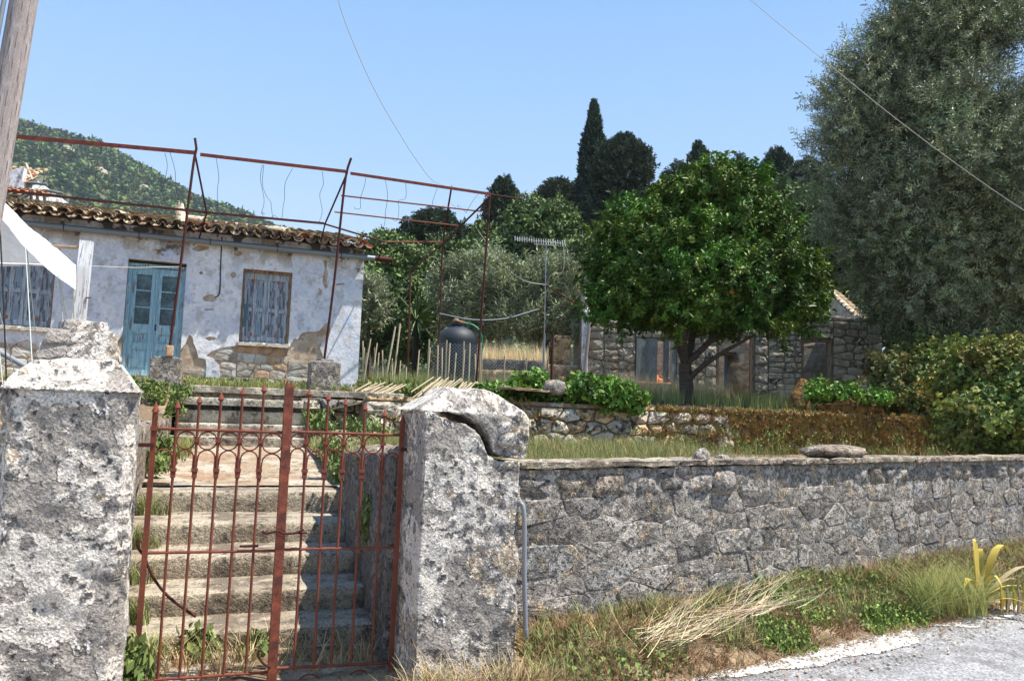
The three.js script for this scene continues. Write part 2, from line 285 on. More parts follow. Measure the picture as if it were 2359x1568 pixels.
// ---------------------------------------------------------------- rubble: cells of a wall, each stone a mesh of its own
function cells(u0, v0, u1, v1, sw, sh, rnd, jit = .75) {
  const rows = Math.max(1, Math.round((v1 - v0) / sh)), S = [], rh = (v1 - v0) / rows;
  for (let r = 0; r < rows; r++) { let u = u0 + rnd() * sw * .5; while (u < u1) { const w = sw * (.55 + rnd() * .95); S.push([u + w / 2, v0 + (r + .5 + (rnd() - .5) * jit) * rh]); u += w; } }
  const out = [];
  for (let i = 0; i < S.length; i++) {
    let poly = [[u0, v0], [u1, v0], [u1, v1], [u0, v1]]; const [a, b] = S[i];
    for (let j = 0; j < S.length && poly.length; j++) {
      if (j === i) continue; const [c, d] = S[j]; if (Math.abs(c - a) > 4 * sw || Math.abs(d - b) > 4 * sh) continue;
      const nx = (c - a) / (sw * sw), ny = (d - b) / (sh * sh), k = nx * (a + c) / 2 + ny * (b + d) / 2, q = [];
      for (let e = 0; e < poly.length; e++) { const p = poly[e], n = poly[(e + 1) % poly.length], dp = nx * p[0] + ny * p[1] - k, dn = nx * n[0] + ny * n[1] - k; if (dp <= 0) q.push(p); if (dp < 0 !== dn < 0) { const t = dp / (dp - dn); q.push([p[0] + (n[0] - p[0]) * t, p[1] + (n[1] - p[1]) * t]); } }
      poly = q;
    }
    if (poly.length > 2) out.push(poly);
  }
  return out;
}
function stoneGeo(poly, gap, depth, bulge, rnd, back = .05, crisp = false) {
  let cx = 0, cy = 0; for (const p of poly) { cx += p[0]; cy += p[1]; } cx /= poly.length; cy /= poly.length;
  let P = []; const n0 = poly.length;
  for (let i = 0; i < n0; i++) { const p = poly[i], q = poly[(i + 1) % n0]; const t = .07 + .09 * rnd(); P.push([lerp(p[0], q[0], t), lerp(p[1], q[1], t)], [lerp(q[0], p[0], t), lerp(q[1], p[1], t)]); }
  P = P.map(([x, y]) => { const d = Math.hypot(x - cx, y - cy) || 1e-3, k = Math.max(.3, 1 - gap / d) * (.985 + .03 * rnd()); return [cx + (x - cx) * k, cy + (y - cy) * k]; });
  const n = P.length, pos = [], idx = [], ou = rnd() * 5, ov = rnd() * 5, uv = [], add = (x, y, z) => { pos.push(x, y, z); uv.push(x + ou, y + ov); };
  const tx = (rnd() - .5) * depth * .7, ty = (rnd() - .5) * depth * .7, R = Math.max(...P.map(([x, y]) => Math.hypot(x - cx, y - cy)));
  const lean = (x, y) => ((x - cx) * tx + (y - cy) * ty) / R;
  for (const [x, y] of P) add(x, y, -back);
  for (const [x, y] of P) add(x, y, depth * .55 + lean(x, y) * .5);
  for (const [x, y] of P) { const k = crisp ? .93 + .05 * rnd() : .8 + .1 * rnd(); add(cx + (x - cx) * k, cy + (y - cy) * k, depth + lean(x, y) + (rnd() - .5) * bulge * .8); }
  for (const [x, y] of P) { const k = .4 + .1 * rnd(); add(cx + (x - cx) * k, cy + (y - cy) * k, depth + bulge * .7 + lean(x, y) * .5 + (rnd() - .5) * bulge); }
  add(cx, cy, depth + bulge * (.5 + rnd() * .6));
  for (let r = 0; r < 3; r++) for (let i = 0; i < n; i++) { const j = (i + 1) % n, a = r * n + i, b = r * n + j; idx.push(a, b, b + n, a, b + n, a + n); }
  for (let i = 0; i < n; i++) idx.push(3 * n + i, 3 * n + (i + 1) % n, 4 * n);
  let g = new THREE.BufferGeometry(); g.setAttribute('position', new THREE.Float32BufferAttribute(pos, 3)); g.setAttribute('uv', new THREE.Float32BufferAttribute(uv, 2)); g.setIndex(idx); if (crisp) g = g.toNonIndexed(); g.computeVertexNormals(); return g;
}
function rubble(parent, rect, sw, sh, gap, depth, bulge, mats, seed, { z = 0, keep = null, name = 'stone', back = .05, jit = .45, crisp = false } = {}) {
  const rnd = rng(seed);
  for (const poly of cells(...rect, sw, sh, rnd, jit)) {
    let cx = 0, cy = 0; for (const p of poly) { cx += p[0] / poly.length; cy += p[1] / poly.length; }
    const r = rnd(); if (keep && !keep(cx, cy, poly)) continue;
    const m = obj(name, stoneGeo(poly, gap * (.6 + rnd() * .9), depth * (.5 + rnd() * .9), bulge, rnd, back, crisp), mats[Math.floor(r * mats.length)], parent); m.position.z = z;
  }
}
function boulder(r, seed, sx = 1, sy = 1, sz = 1, detail = 3) { const g = new THREE.IcosahedronGeometry(r, detail), p = g.attributes.position, v = V(); for (let i = 0; i < p.count; i++) { v.fromBufferAttribute(p, i).normalize(); const k = r * (.72 + .56 * fbm3(v.x * 1.5 + seed, v.y * 1.5, v.z * 1.5 + seed, 3)); const q = .86; v.set(Math.sign(v.x) * Math.pow(Math.abs(v.x), q), Math.sign(v.y) * Math.pow(Math.abs(v.y), q), Math.sign(v.z) * Math.pow(Math.abs(v.z), q)); p.setXYZ(i, v.x * k * sx, v.y * k * sy, v.z * k * sz); } const h = mergeVertices((g.deleteAttribute('normal'), g.deleteAttribute('uv'), g), 1e-4); h.computeVertexNormals(); return metricUV(h); }

// ================================================================ SETTING: road, verge, terraces, far ground, hill
function sheet(u0, u1, v0, v1, nu, nv, fn) {                  // grid sheet, fn(u, v) -> [x, y, z]; uv = x, z in metres
  const pos = [], uv = [], idx = [];
  for (let j = 0; j <= nv; j++) for (let i = 0; i <= nu; i++) { const p = fn(lerp(u0, u1, i / nu), lerp(v0, v1, j / nv)); pos.push(...p); uv.push(p[0], p[2]); }
  for (let j = 0; j < nv; j++) for (let i = 0; i < nu; i++) { const a = j * (nu + 1) + i; idx.push(a, a + 1, a + nu + 2, a, a + nu + 2, a + nu + 1); }
  const g = new THREE.BufferGeometry(); g.setAttribute('position', new THREE.Float32BufferAttribute(pos, 3)); g.setAttribute('uv', new THREE.Float32BufferAttribute(uv, 2)); g.setIndex(idx); g.computeVertexNormals();
  if (g.attributes.normal.getY(0) < 0) { const a = g.index.array; for (let i = 0; i < a.length; i += 3) { const t = a[i]; a[i] = a[i + 1]; a[i + 1] = t; } g.computeVertexNormals(); }
  return g;
}
const WA = 15.74 * RAD, W0 = V(1.80, 0, -4.86), WX = V(Math.cos(WA), 0, -Math.sin(WA)), WZ = V(Math.sin(WA), 0, Math.cos(WA)); // street wall: along, towards the road
const wallAt = (u, y, out = 0) => W0.clone().addScaledVector(WX, u).addScaledVector(WZ, out).setY(y);
const onWall = (px, py) => { const d = pxRay(px, py), t = (W0.clone().sub(camera.position)).dot(WZ) / d.dot(WZ); return d.multiplyScalar(t).add(camera.position); };
const wallU = (p) => p.clone().sub(W0).dot(WX);
const roadEdge = (x) => -3.48 - .252 * x;                    // z of the asphalt's edge
const roadRise = (x) => .0;
struct('road', sheet(-60, 90, 0, 1, 60, 10, (x, t) => [x, -.012 + roadRise(x), lerp(roadEdge(x), 24, t)]), M.asphalt, 'grey asphalt road running past the stone wall', 'road');
struct('road_edge', sheet(-6, 16, 0, 1, 900, 4, (x, t) => { const w = .13 + .42 * (fbm3(x * 1.7, 3, 1, 7) - .5) - .08 * smooth(4.2, 7.5, x); return [x, -.006, roadEdge(x) + lerp(-.35, Math.max(-.1, w), t)]; }), M.cementEdge, 'pale cement strip along the edge of the asphalt', 'road edge');
const vergeY = (x, z) => { const d = roadEdge(x) + .02 - z; const k = clamp(d / 1.0); return -.02 + (.10 * smooth(0, .35, d) + .1 * smooth(.3, 1.0, d)) * (.35 + .65 * smooth(1.2, 2.2, x)) + .07 * (fbm3(x * 2.3, 0, z * 2.3, 4) - .5) * smooth(0, .2, d) + .05 * k * (noise3(x * 7, 1, z * 7) - .5); };
struct('verge', sheet(-12, 30, 0, 1, 300, 24, (x, t) => { const z = lerp(roadEdge(x) + .06 * (noise3(x * 5, 2, 7) - .5) * 2, -4.86 - .282 * Math.max(0, x - 1.8) - .3, t); return [x, vergeY(x, z), z]; }), M.soil, 'dry earth verge between the asphalt and the stone wall', 'verge');
const lawnY = (x, z) => .90 + .1 * smooth(-7, -11, z) + .12 * (fbm3(x * .9, 5, z * .9, 3) - .5);
struct('lower_terrace', sheet(1.06, 40, 0, 1, 90, 24, (x, t) => { const z = lerp(Math.min(-5.25 - .282 * Math.max(0, x - 1.8), -5.1), -11.6, t); return [x, lawnY(x, z), z]; }), M.soil, 'earth of the grassy terrace behind the street wall', 'terrace');
struct('earth_bank', sheet(13, 45, 0, 1, 40, 6, (x, t) => [x, lerp(.8, 1.95, t) + .1 * (noise3(x, t * 3, 2) - .5), -11.35 - .4 * t]), M.soil, 'earth bank continuing the terrace wall behind the brambles', 'bank');
struct('left_terrace', sheet(-30, -.66, -4.9, -12.4, 60, 24, (x, z) => [x, 1.12 + .62 * smooth(-8.5, -12, z) + .08 * (fbm3(x, 2, z, 3) - .5), z]), M.soil, 'earth terrace beside the stairs below the house', 'terrace');
const upY = (x, z) => 1.70 + .14 * smooth(-12.5, -16, z) + .05 * (fbm3(x * .8, 9, z * .8, 3) - .5) + .1 * smooth(3, 6, x) * smooth(-11.5, -13, z) + .012 * Math.max(0, -z - 30);
struct('ground', [sheet(-30, 45, -11.55, -40, 100, 50, (x, z) => [x, z > -12.3 && x < 2 ? 1.5 : upY(x, z), z]), sheet(-900, 900, -40, -1600, 40, 60, (x, z) => [x, upY(x, z) + .0 * x, z]), sheet(45, 900, 24, -40, 10, 10, (x, z) => [x, 1.0, z]), sheet(-900, -30, 24, -40, 10, 10, (x, z) => [x, .6, z]), sheet(-60, 90, 24, 300, 8, 8, (x, z) => [x, -.05, z])], M.terrain, 'olive grove ground stretching back to the hill', 'ground');

struct('house_terrace', sheet(-6, 2.55, -12.45, -16.25, 60, 40, (x, z) => [x, upY(x, z) + .012 + .02 * (fbm3(x * 3, 1, z * 3, 3) - .5), z]), M.soilPale, 'pale trodden earth terrace in front of the house', 'terrace');
// hill behind the house: skyline read from the photograph at about 700 m
const skyline = [[-900, 60], [-560, 330], [-330, 292], [-197, 254], [-118, 233], [-37, 189], [45, 160], [120, 134], [220, 98], [330, 60], [520, 40], [900, 24]];
const skyY = (x) => { let k = 0; while (k < skyline.length - 2 && x > skyline[k + 1][0]) k++; const [a, b] = skyline[k], [c, d] = skyline[k + 1]; return lerp(b, d, clamp((x - a) / (c - a))); };
const hillY = (x, t) => { const top = skyY(x) - 3; return 3 + (top - 3) * Math.pow(smooth(0, 1.08, t), .9) + (t > .03 && t < .93 ? 12 * (fbm3(x * .012, 4, t * 5, 4) - .5) : 0); };
const hillZ = (x, t) => -300 - 470 * t + .33 * x * t + (t > 1 ? -400 * (t - 1) : 0);
struct('hill', sheet(-900, 900, 0, 1.25, 160, 60, (x, t) => [x, t > 1 ? hillY(x, 1) - (t - 1) * 60 : hillY(x, t), hillZ(x, t)]), mat({ color: new THREE.Color(.10, .11, .05), bumpMap: fineH, bumpScale: .2 }), 'green scrub covered hill rising behind the house', 'hill');

// ================================================================ gate pillars
{
  const p = thing('gate_pillar', 'lichened white pillar with stacked rubble on its pyramid top, left of the gate', 'gate pillar', [-.70, 0, -4.48], 4 * RAD);
  p.userData.label = 'broad lichened gate pillar with rubble stacked on its pyramid top';
  const body = new THREE.BoxGeometry(.575, 1.62, .56).translate(0, .80, 0);
  const taper = (v) => { const k = 1 + .10 * clamp((1.5 - v.y) / 1.5) * (v.x > 0 ? .6 : .3); v.x *= k; const e = .05, ax = .29 - Math.abs(v.x), az = .28 - Math.abs(v.z); if (ax < e && az < e) { const q = 1 - .10 * (1 - ax / e) * (1 - az / e); v.x *= q; v.z *= q; } };
  obj('shaft', roughen(body, .026, .024, 7, 3, { warp: taper, oct: 5, amp2: .004, freq2: 34, it: 12 }), M.pillar, p);
  const cap = new THREE.CylinderGeometry(.245, .425, .155, 4, 3).rotateY(Math.PI / 4).translate(0, 1.685, 0);
  obj('cap', roughen(cap, .03, .016, 9, 8, { amp2: .006, it: 9 }), M.pillar, p);
  const st = [[.35, .085, .30, 0, 1.80, .0, 0], [.30, .07, .26, -.01, 1.873, 0, .14], [.19, .055, .16, .0, 1.934, 0, .3]];
  for (const [w, h, d, x, y, z, r] of st) obj('stone', place(roughen(new THREE.BoxGeometry(w, h, d), .03, .016, 11, y * 7, { warp: (v) => { v.x *= 1 - v.y * 1.4; v.z *= 1 - v.y * 1.4; } }), x, y, z, 0, r, .01), M.pillar, p);
}
{
  const p = thing('gate_pillar', 'cracked gate pillar whose top block has split away', 'gate pillar', [1.072, 0, -4.30], 4 * RAD);
  const bodyP = [[.0, 0], [.60, 0], [.585, .6], [.575, 1.0], [.57, 1.285], [.45, 1.292], [.372, 1.322], [.338, 1.402], [.288, 1.462], [.212, 1.503], [.10, 1.53], [.0, 1.556]];
  const capP = [[-.03, 1.575], [.06, 1.575], [.14, 1.572], [.25, 1.562], [.335, 1.515], [.392, 1.43], [.415, 1.35], [.47, 1.322], [.615, 1.312], [.63, 1.40], [.625, 1.53], [.60, 1.575], [.43, 1.70], [.17, 1.705]];
  const g1 = extrude(bodyP, .50, .006); g1.translate(0, 0, -.50);
  obj('shaft', roughen(g1, .028, .017, 7, 21, { oct: 5, amp2: .004, freq2: 34, it: 12 }), M.pillar, p);
  const g2 = extrude(capP, .52, .006); g2.translate(0, 0, -.52);
  obj('broken_cap', roughen(g2, .028, .018, 8, 31, { amp2: .006, it: 12, warp: (v) => { if (v.y > 1.56) { const k = 1 - (v.y - 1.56) / .15 * .55; v.z = -.26 + (v.z + .26) * k; } } }), M.pillar, p);
  for (const [x, y, r, s] of [[.50, 1.42, .05, 1], [.03, 1.548, .02, 3], [.48, 1.49, .04, 7]]) obj('stone', place(boulder(r, s, 1.2, .9, .6, 2), x, y, .005), M.pillar, p);
}

// ================================================================ rusty iron gate, two leaves
{
  const Z = -4.645, gx = (px, py) => onZ(px, py, Z);
  const leaf = (label, side) => {                             // side -1: leaf that carries the centre post
    const t = thing('iron_gate', label, 'gate', [side < 0 ? -.35 : .365, .0, Z], 0, 'iron gate leaves'), L = V(t.position.x, t.position.y, t.position.z);
    const P = (x, y, z = 0) => V(x - L.x, y, z);
    const stileX = side < 0 ? -.345 : 1.012, yTop = side < 0 ? gx(355, 940).y : gx(928, 968).y;
    obj('hinge_stile', [bx(.028, yTop - .06, .022, stileX - L.x, .05 + (yTop - .06) / 2, 0), place(new THREE.ConeGeometry(.021, .06, 4), stileX - L.x, yTop + .01, 0), bx(.036, .022, .03, stileX - L.x, 1.425, .002)].map(clean), M.rust, t);
    const tops = side < 0 ? [[408, 922], [458, 910], [508, 903], [558, 891], [607, 884]] : [[711, 893], [755, 904], [795, 916], [840, 927], [885, 942]];
    const xs = [];
    for (const [px, py] of tops) {
      const q = gx(px, py + 20), x = q.x, yt = gx(px, py).y; xs.push(x);
      const b = obj('bar', bar(P(x + .004 * Math.sin(px), .10), P(x, yt - .05), .0075, 7), M.rust, t);
      obj('spear_tip', [place(new THREE.ConeGeometry(.017, .042, 4), x - L.x, yt - .018, 0), place(new THREE.ConeGeometry(.017, .022, 4).rotateX(Math.PI), x - L.x, yt - .05, 0)], M.rust, b);
    }
    const all = side < 0 ? [stileX, ...xs, .335] : [.365, ...xs, stileX];
    const xa = Math.min(...all), xb = Math.max(...all);
    for (const [y, n] of [[1.425, 'top_rail'], [.765, 'middle_rail'], [.105, 'bottom_rail']]) obj(n, bar(P(xa, y + (side > 0 && y < .5 ? .012 : 0)), P(xb, y - .006), .0085, 7), M.rust, t);
    for (let i = 0; i < all.length - 1; i++) {
      const a = all[i], b = all[i + 1], c = (a + b) / 2, w = b - a, edge = side < 0 ? i === 0 : i === all.length - 2;
      if (!edge) obj('ring', new THREE.TorusGeometry(w * .43, .0045, 5, 20).translate(c - L.x, 1.415 - w * .46, 0), M.rust, t);
      const r = w * .40, cy = 1.425 - w * .92 - r - .01, pts = [];
      for (let k = 0; k <= 12; k++) { const f = Math.PI * (1 - k / 12); pts.push(P(c + Math.cos(f) * r, cy + Math.sin(f) * r)); }
      pts.unshift(P(c - r, cy - .07), P(c - r - .006, cy - .11)); pts.push(P(c + r, cy - .07), P(c + r + .006, cy - .11));
      obj('arch', tube(pts, .0045, 30, 5), M.rust, t);
    }
    xs.forEach((x, i) => { obj('collar', [bx(.034, .018, .024, x - L.x, 1.205, 0), bx(.026, .03, .018, x - L.x, 1.178, 0)], M.rust, t); if (side > 0 ? i < 5 : i > 0) obj('collar', bx(.03, .018, .022, x - L.x, 1.365, 0), M.rust, t); });
    for (const [x, y] of side < 0 ? [[stileX - .035, 1.335]] : [[stileX + .035, 1.335]]) obj('hinge_strap', [bx(.085, .02, .03, x - L.x, y, 0)], M.rustDark, t);
    const spiral = (cx, cy, dir) => { const p = []; for (let k = 0; k <= 26; k++) { const f = k / 26 * 2.2 * Math.PI, r = .085 * (1 - k / 34); p.push(P(cx + dir * Math.cos(f) * r, cy + Math.sin(f) * r)); } return tube(p, .005, 40, 5); };
    for (const c of [.27, .73]) obj('scroll', spiral(lerp(xa, xb, c), .0, c < .5 ? 1 : -1), M.rust, t);
    return { t, P, L };
  };
  const a = leaf('rusty iron gate leaf that carries the thick centre post', -1);
  const yt = gx(660, 878).y;
  obj('centre_post', [place(extrude([[-.024, .0], [.024, .0], [.023, yt - .04], [.008, yt], [-.004, yt - .02], [-.016, yt + .004], [-.023, yt - .05]], .03, .002), .345 - a.L.x, 0, -.012, 0, 0, .0)], M.rust, a.t);
  const lt = obj('latch', tube([a.P(.245, .875, .03), a.P(.262, .862, .03), a.P(.335, .872, .03), a.P(.352, .86, .03), a.P(.43, .862, .03), a.P(.468, .88, .03)], .0075, 24, 6), M.rustDark, a.t);
  obj('plate', bx(.05, .008, .03, .464 - a.L.x, .856, .01), M.rustDark, lt);
  obj('hook', tube([a.P(.335, .13, .02), a.P(.30, .15, .02), a.P(.27, .19, .02), a.P(.268, .225, .02), a.P(.285, .22, .02)], .007, 20, 6), M.rustDark, a.t);
  obj('scrap_strip', bx(.10, .012, .01, .18 - a.L.x, .79, .012), M.rustDark, a.t);
  leaf('rusty iron gate leaf hung on the cracked pillar', 1);
  // bent rod caught behind the hinge stile
  const q = [[322, 1250], [317, 1243], [316, 1258], [330, 1280], [352, 1330], [385, 1372], [420, 1400], [450, 1420]].map(([x, y], i) => onZ(x, y, i < 3 ? -4.60 : -4.68 - .01 * i));
  tag(obj('iron_rod', tube(q, .0085, 40, 6), M.rustDark), 'bent rusty rod hooked on the gate hinge', 'rod');
}

// ================================================================ stairs through the gate
{
  const t = thing('lower_stairs', 'worn concrete steps right behind the iron gate', 'stairs', [.2, 0, -5.27]);
  const fr = [-5.27, -5.70, -6.18, -6.70, -7.34, -7.75], hs = [.16, .305, .455, .615, .79];
  for (let i = 0; i < 5; i++) {
    const d = fr[i] - fr[i + 1] + .12, h = hs[i] + .08, g = new THREE.BoxGeometry(1.78, h, d);
    obj('step', place(roughen(g, .05, .010, 5, i * 5 + 2, { amp2: .004, freq2: 22, it: 9, warp: (v) => { if (v.y > h / 2 - .03 && v.z > d / 2 - .03) { v.y -= .008; v.z -= .008; } } }), .0, hs[i] - h / 2, fr[i] + 5.27 - d / 2 + .0), M.step, t);
  }
  struct('gate_threshold', sheet(-.62, 1.08, -3.9, -5.3, 30, 24, (x, z) => [x, .012 + .03 * smooth(-4.2, -4.9, z) + .03 * (fbm3(x * 4, 3, z * 4, 3) - .5), z]), M.landing, 'pale trodden earth under the iron gate', 'threshold');
  struct('landing', sheet(-.7, 1.6, -7.7, -11.1, 40, 60, (x, z) => [x, .80 + .17 * smooth(-7.6, -11, z) + .028 * (fbm3(x * 2.2, 6, z * 2.2, 4) - .5) + .25 * smooth(1.05, 1.5, x) + .03 * smooth(-.1, -.6, x), z]), M.landing, 'reddish earthen landing between the two flights of steps', 'landing');
  const u = thing('upper_stairs', 'crumbling grey steps climbing to the house terrace', 'stairs', [.25, 1, -11]);
  const fz = [-11.0, -11.3, -11.62, -11.93, -12.2], hy = [1.09, 1.25, 1.43, 1.60];
  for (let i = 0; i < 4; i++) { const d = .40, h = hy[i] - .85; obj('step', place(roughen(new THREE.BoxGeometry(1.70, h, d), .05, .016, 6, 50 + i * 3, { amp2: .008, freq2: 16, it: 9 }), .0, hy[i] - 1 - h / 2, fz[i] + 11 - d / 2), M.stepGrey, u); }
  const slab = extrude([[-1.5, 0], [-.9, -.01], [-.55, .02], [-.3, -.02], [.05, .01], [.18, .045], [.33, .0], [.5, .05], [.75, -.01], [1.0, .02], [1.3, .05], [1.6, .01], [2.1, -.02], [2.6, .02], [2.6, .5], [-1.5, .5]], .085, .006).rotateX(Math.PI / 2).scale(1, 1, -1);
  obj('cheek_block', roughen(bx(1.3, .75, .5, -1.52, .32, -1.35), .07, .025, 5, 75, { it: 8 }), M.limestoneWarm, u);
  obj('riser_block', roughen(bx(1.72, .3, .3, 0, .52, -1.42), .06, .016, 6, 77, { it: 8 }), M.stepGrey, u);
  obj('slab', place(roughen(slab, .05, .012, 6, 71, { amp2: .006, it: 9 }), -.2, .765, -1.15), M.stepGrey, u);
  // side walls of the lower flight
  const sr = thing('stair_wall', 'mossy side wall of the stairs behind the cracked pillar', 'wall', [1.0, 0, -4.82]);
  obj('wall_body', roughen(new THREE.BoxGeometry(.55, 1.28, 2.1).translate(.285, .64, -1.04), .045, .03, 5, 81, { amp2: .01, it: 9, warp: (v) => { v.y -= v.y > 1.1 ? .12 * clamp((-v.z - .3) / 1.8) : 0; } }), M.limestoneDark, sr);
  for (let i = 0; i < 5; i++) obj('stone', place(boulder(.16 + .03 * (i % 2), 90 + i, 1.1, .45, 1.1, 2), .18 + .1 * (i % 3), 1.29 - .03 * i, -.1 - i * .42), M.limestoneWarm, sr);
  const sl = thing('stair_wall', 'low rough side wall of the stairs behind the broad pillar', 'wall', [-.64, 0, -4.85]);
  obj('wall_body', roughen(new THREE.BoxGeometry(.42, 1.32, 7.5).translate(-.22, .66, -3.75), .06, .028, 4, 101, { amp2: .012, it: 9 }), M.limestoneWarm, sl);
}

// ================================================================ street wall
{
  const t = thing('street_wall', 'long grey rubble wall of lichened stones beside the asphalt', 'wall', W0.toArray(), WA);
  obj('core', roughen(new THREE.BoxGeometry(12.6, 1.24, .42).translate(6.25, .578, -.2045), .05, .017, 9, 111, { amp2: .008, freq2: 22, it: 13 }), M.limestone, t);
  const seamB = [3.0, 1.02];
  rubble(t, [.04, .0, 12.5, 1.0], .40, .17, .005, .013, .006, [M.limestone, M.limestone, M.limestoneCool, M.limestone, M.limestone, M.limestoneDark], 7, { z: -.002, jit: .55, crisp: true });
  rubble(t, [.0, 1.0, 12.5, 1.165], .26, .16, .012, .035, .025, [M.limestone, M.limestoneWarm, M.limestoneDark], 9, { z: -.02, keep: (u, v) => u < 2.2 || u > 4.0 });
  const rnd = rng(5); let u = .05;
  while (u < 12.5) { // coping of thin weathered slabs, broken away where the boulders show
    const L = .9 + rnd() * .9; if (!(u > 2.9 && u < 3.5)) obj('coping_slab', place(roughen(new THREE.BoxGeometry(L - .015, .045, .30), .06, .016, 6, u * 3, { amp2: .008, it: 8 }), u + L / 2, 1.215 + .008 * rnd() + .01, -.11 + .02 * rnd(), .01 * (rnd() - .5), .015 * (rnd() - .5), .01 * (rnd() - .5)), rnd() < .7 ? M.limestoneWarm : M.step, t); u += L;
  }
  const rock = (px, py, r, s, sx, sy) => { const q = onWall(px, py); obj('stone', place(roughen(boulder(r * .92, s, sx, sy, .75, 2), .05, .02, 9, s * 3, { it: 4 }), wallU(q), q.y, -.065), M.limestone, t); };
  rock(1570, 1080, .13, 1, 1.25, .75); rock(1632, 1056, .085, 2, 1, .85); rock(1682, 1066, .10, 3, 1, .75); rock(1668, 1110, .17, 4, 1.1, .8); rock(1632, 1118, .09, 5, .9, .9); rock(1735, 1112, .10, 6, .9, .9); rock(1720, 1075, .06, 8, 1.2, .8); rock(1192, 1150, .07, 9, .7, 1.1); rock(1195, 1092, .08, 10, 1, 1); rock(1265, 1080, .085, 11, 1.2, .8); rock(1480, 1085, .08, 12, 1, 1); rock(1330, 1085, .09, 13, 1.1, .8);
  const fs = onWall(1952, 1040); tag(obj('flat_stone', place(boulder(.42, 15, 1.05, .17, .5, 3), fs.x, 1.30, fs.z - .2, 0, WA, 0), M.limestoneWarm), 'flat weathered slab lying on top of the street wall', 'stone');
  // conduit beside the pillar
  const c = thing('conduit', 'thin grey conduit pipe standing against the street wall', 'pipe', [1.86, .05, -4.72]);
  const a = V(-.035, .93, 0), b = V(.03, .0, 0);
  obj('pipe', tube([V(-.06, .90, -.06), V(-.052, .94, -.045), V(-.035, .955, -.015), V(-.025, .93, 0), V(.0, .5, 0), b], .0155, 40, 8), M.pipeGrey, c);
  obj('coupling', bar(V(.021, .17, 0), V(.024, .12, 0), .019, 8), M.pipeGrey, c);
}

// ================================================================ retaining wall between the terraces
{
  const t = thing('retaining_wall', 'low terrace wall of pale stones smothered in brown moss', 'wall', [1.9, .85, -11.12]); t.rotation.x = -.17;
  obj('core', roughen(new THREE.BoxGeometry(11.6, .86, .5).translate(5.8, .42, -.28), .09, .03, 4, 121, { amp2: .012, it: 10 }), M.mortarGrey, t);
  rubble(t, [0, .0, 6.2, .80], .34, .20, .011, .05, .04, [M.rubblePale, M.rubblePale, M.rubbleGrey, M.rubble, M.rubbleWarm], 13, { z: -.02, crisp: true, jit: .6 });
  rubble(t, [6.2, .0, 11.5, .80], .34, .22, .02, .03, .04, [M.rubble, M.rubbleWarm], 14, { z: -.05 });
  const rnd = rng(17); let u = 0; while (u < 11.4) { const L = .5 + rnd() * .8; obj('coping_slab', place(roughen(new THREE.BoxGeometry(L - .03, .06, .42), .08, .016, 7, u * 5 + 1, { it: 7 }), u + L / 2, .845 + .012 * rnd(), -.2, .03 * (rnd() - .5), 0, .03 * (rnd() - .5)), rnd() < .5 ? M.rubbleWarm : M.landing, t); u += L; }
  // moss cushions: a mat too fine to count
  const items = [], g = mossTuft(); const rm = rng(19);
  for (let i = 0; i < 9000; i++) { const x = Math.pow(rm(), .75) * 11.5, y = rm() * .88, d = smooth(.40, .62, fbm3(x * 1.3, y * 2.4, 2, 4) + .22 * smooth(4.4, 5.4, x) + .30 * smooth(6.0, 6.6, x) - .05); if (rm() > d) continue; items.push({ p: V(x, y, .01 + .05 * rm()), s: .6 + rm() * .9, rx: rm() * 1.2, ry: rm() * 6, rz: (rm() - .5), c: [.75 + .5 * rm(), .75 + .45 * rm(), .7 + .3 * rm()] }); }
  scatter('moss', g, mat({ color: new THREE.Color(.34, .235, .085), vertexColors: true }), items, t);
  // short wall beside the upper steps
  const s = thing('terrace_wall', 'short bank of loose pale stones beside the upper steps', 'wall', [1.08, .95, -12.15]);
  obj('core', roughen(new THREE.BoxGeometry(1.6, .72, .4).translate(.8, .34, -.2), .09, .03, 4, 131, { it: 9 }), M.mortarDark, s);
  rubble(s, [0, .05, 1.6, .70], .36, .22, .016, .06, .05, [M.rubblePale, M.limestone, M.rubble], 15, { z: -.02, crisp: true });
}
function mossTuft() { const rnd = rng(3), P = [], C = []; for (let i = 0; i < 9; i++) { const a = rnd() * 6.28, r = .035 + .03 * rnd(), h = .03 + .03 * rnd(), w = .008; const x = Math.cos(a) * r, z = Math.sin(a) * r; P.push(-z * w / r, 0, x * w / r, z * w / r, 0, -x * w / r, x, h, z); const c = .7 + .6 * rnd(); for (let k = 0; k < 3; k++) C.push(c, c, c); } const g = new THREE.BufferGeometry(); g.setAttribute('position', new THREE.Float32BufferAttribute(P, 3)); g.setAttribute('color', new THREE.Float32BufferAttribute(C, 3)); g.setAttribute('uv', new THREE.Float32BufferAttribute(new Float32Array(P.length / 3 * 2), 2)); g.computeVertexNormals(); return g; }

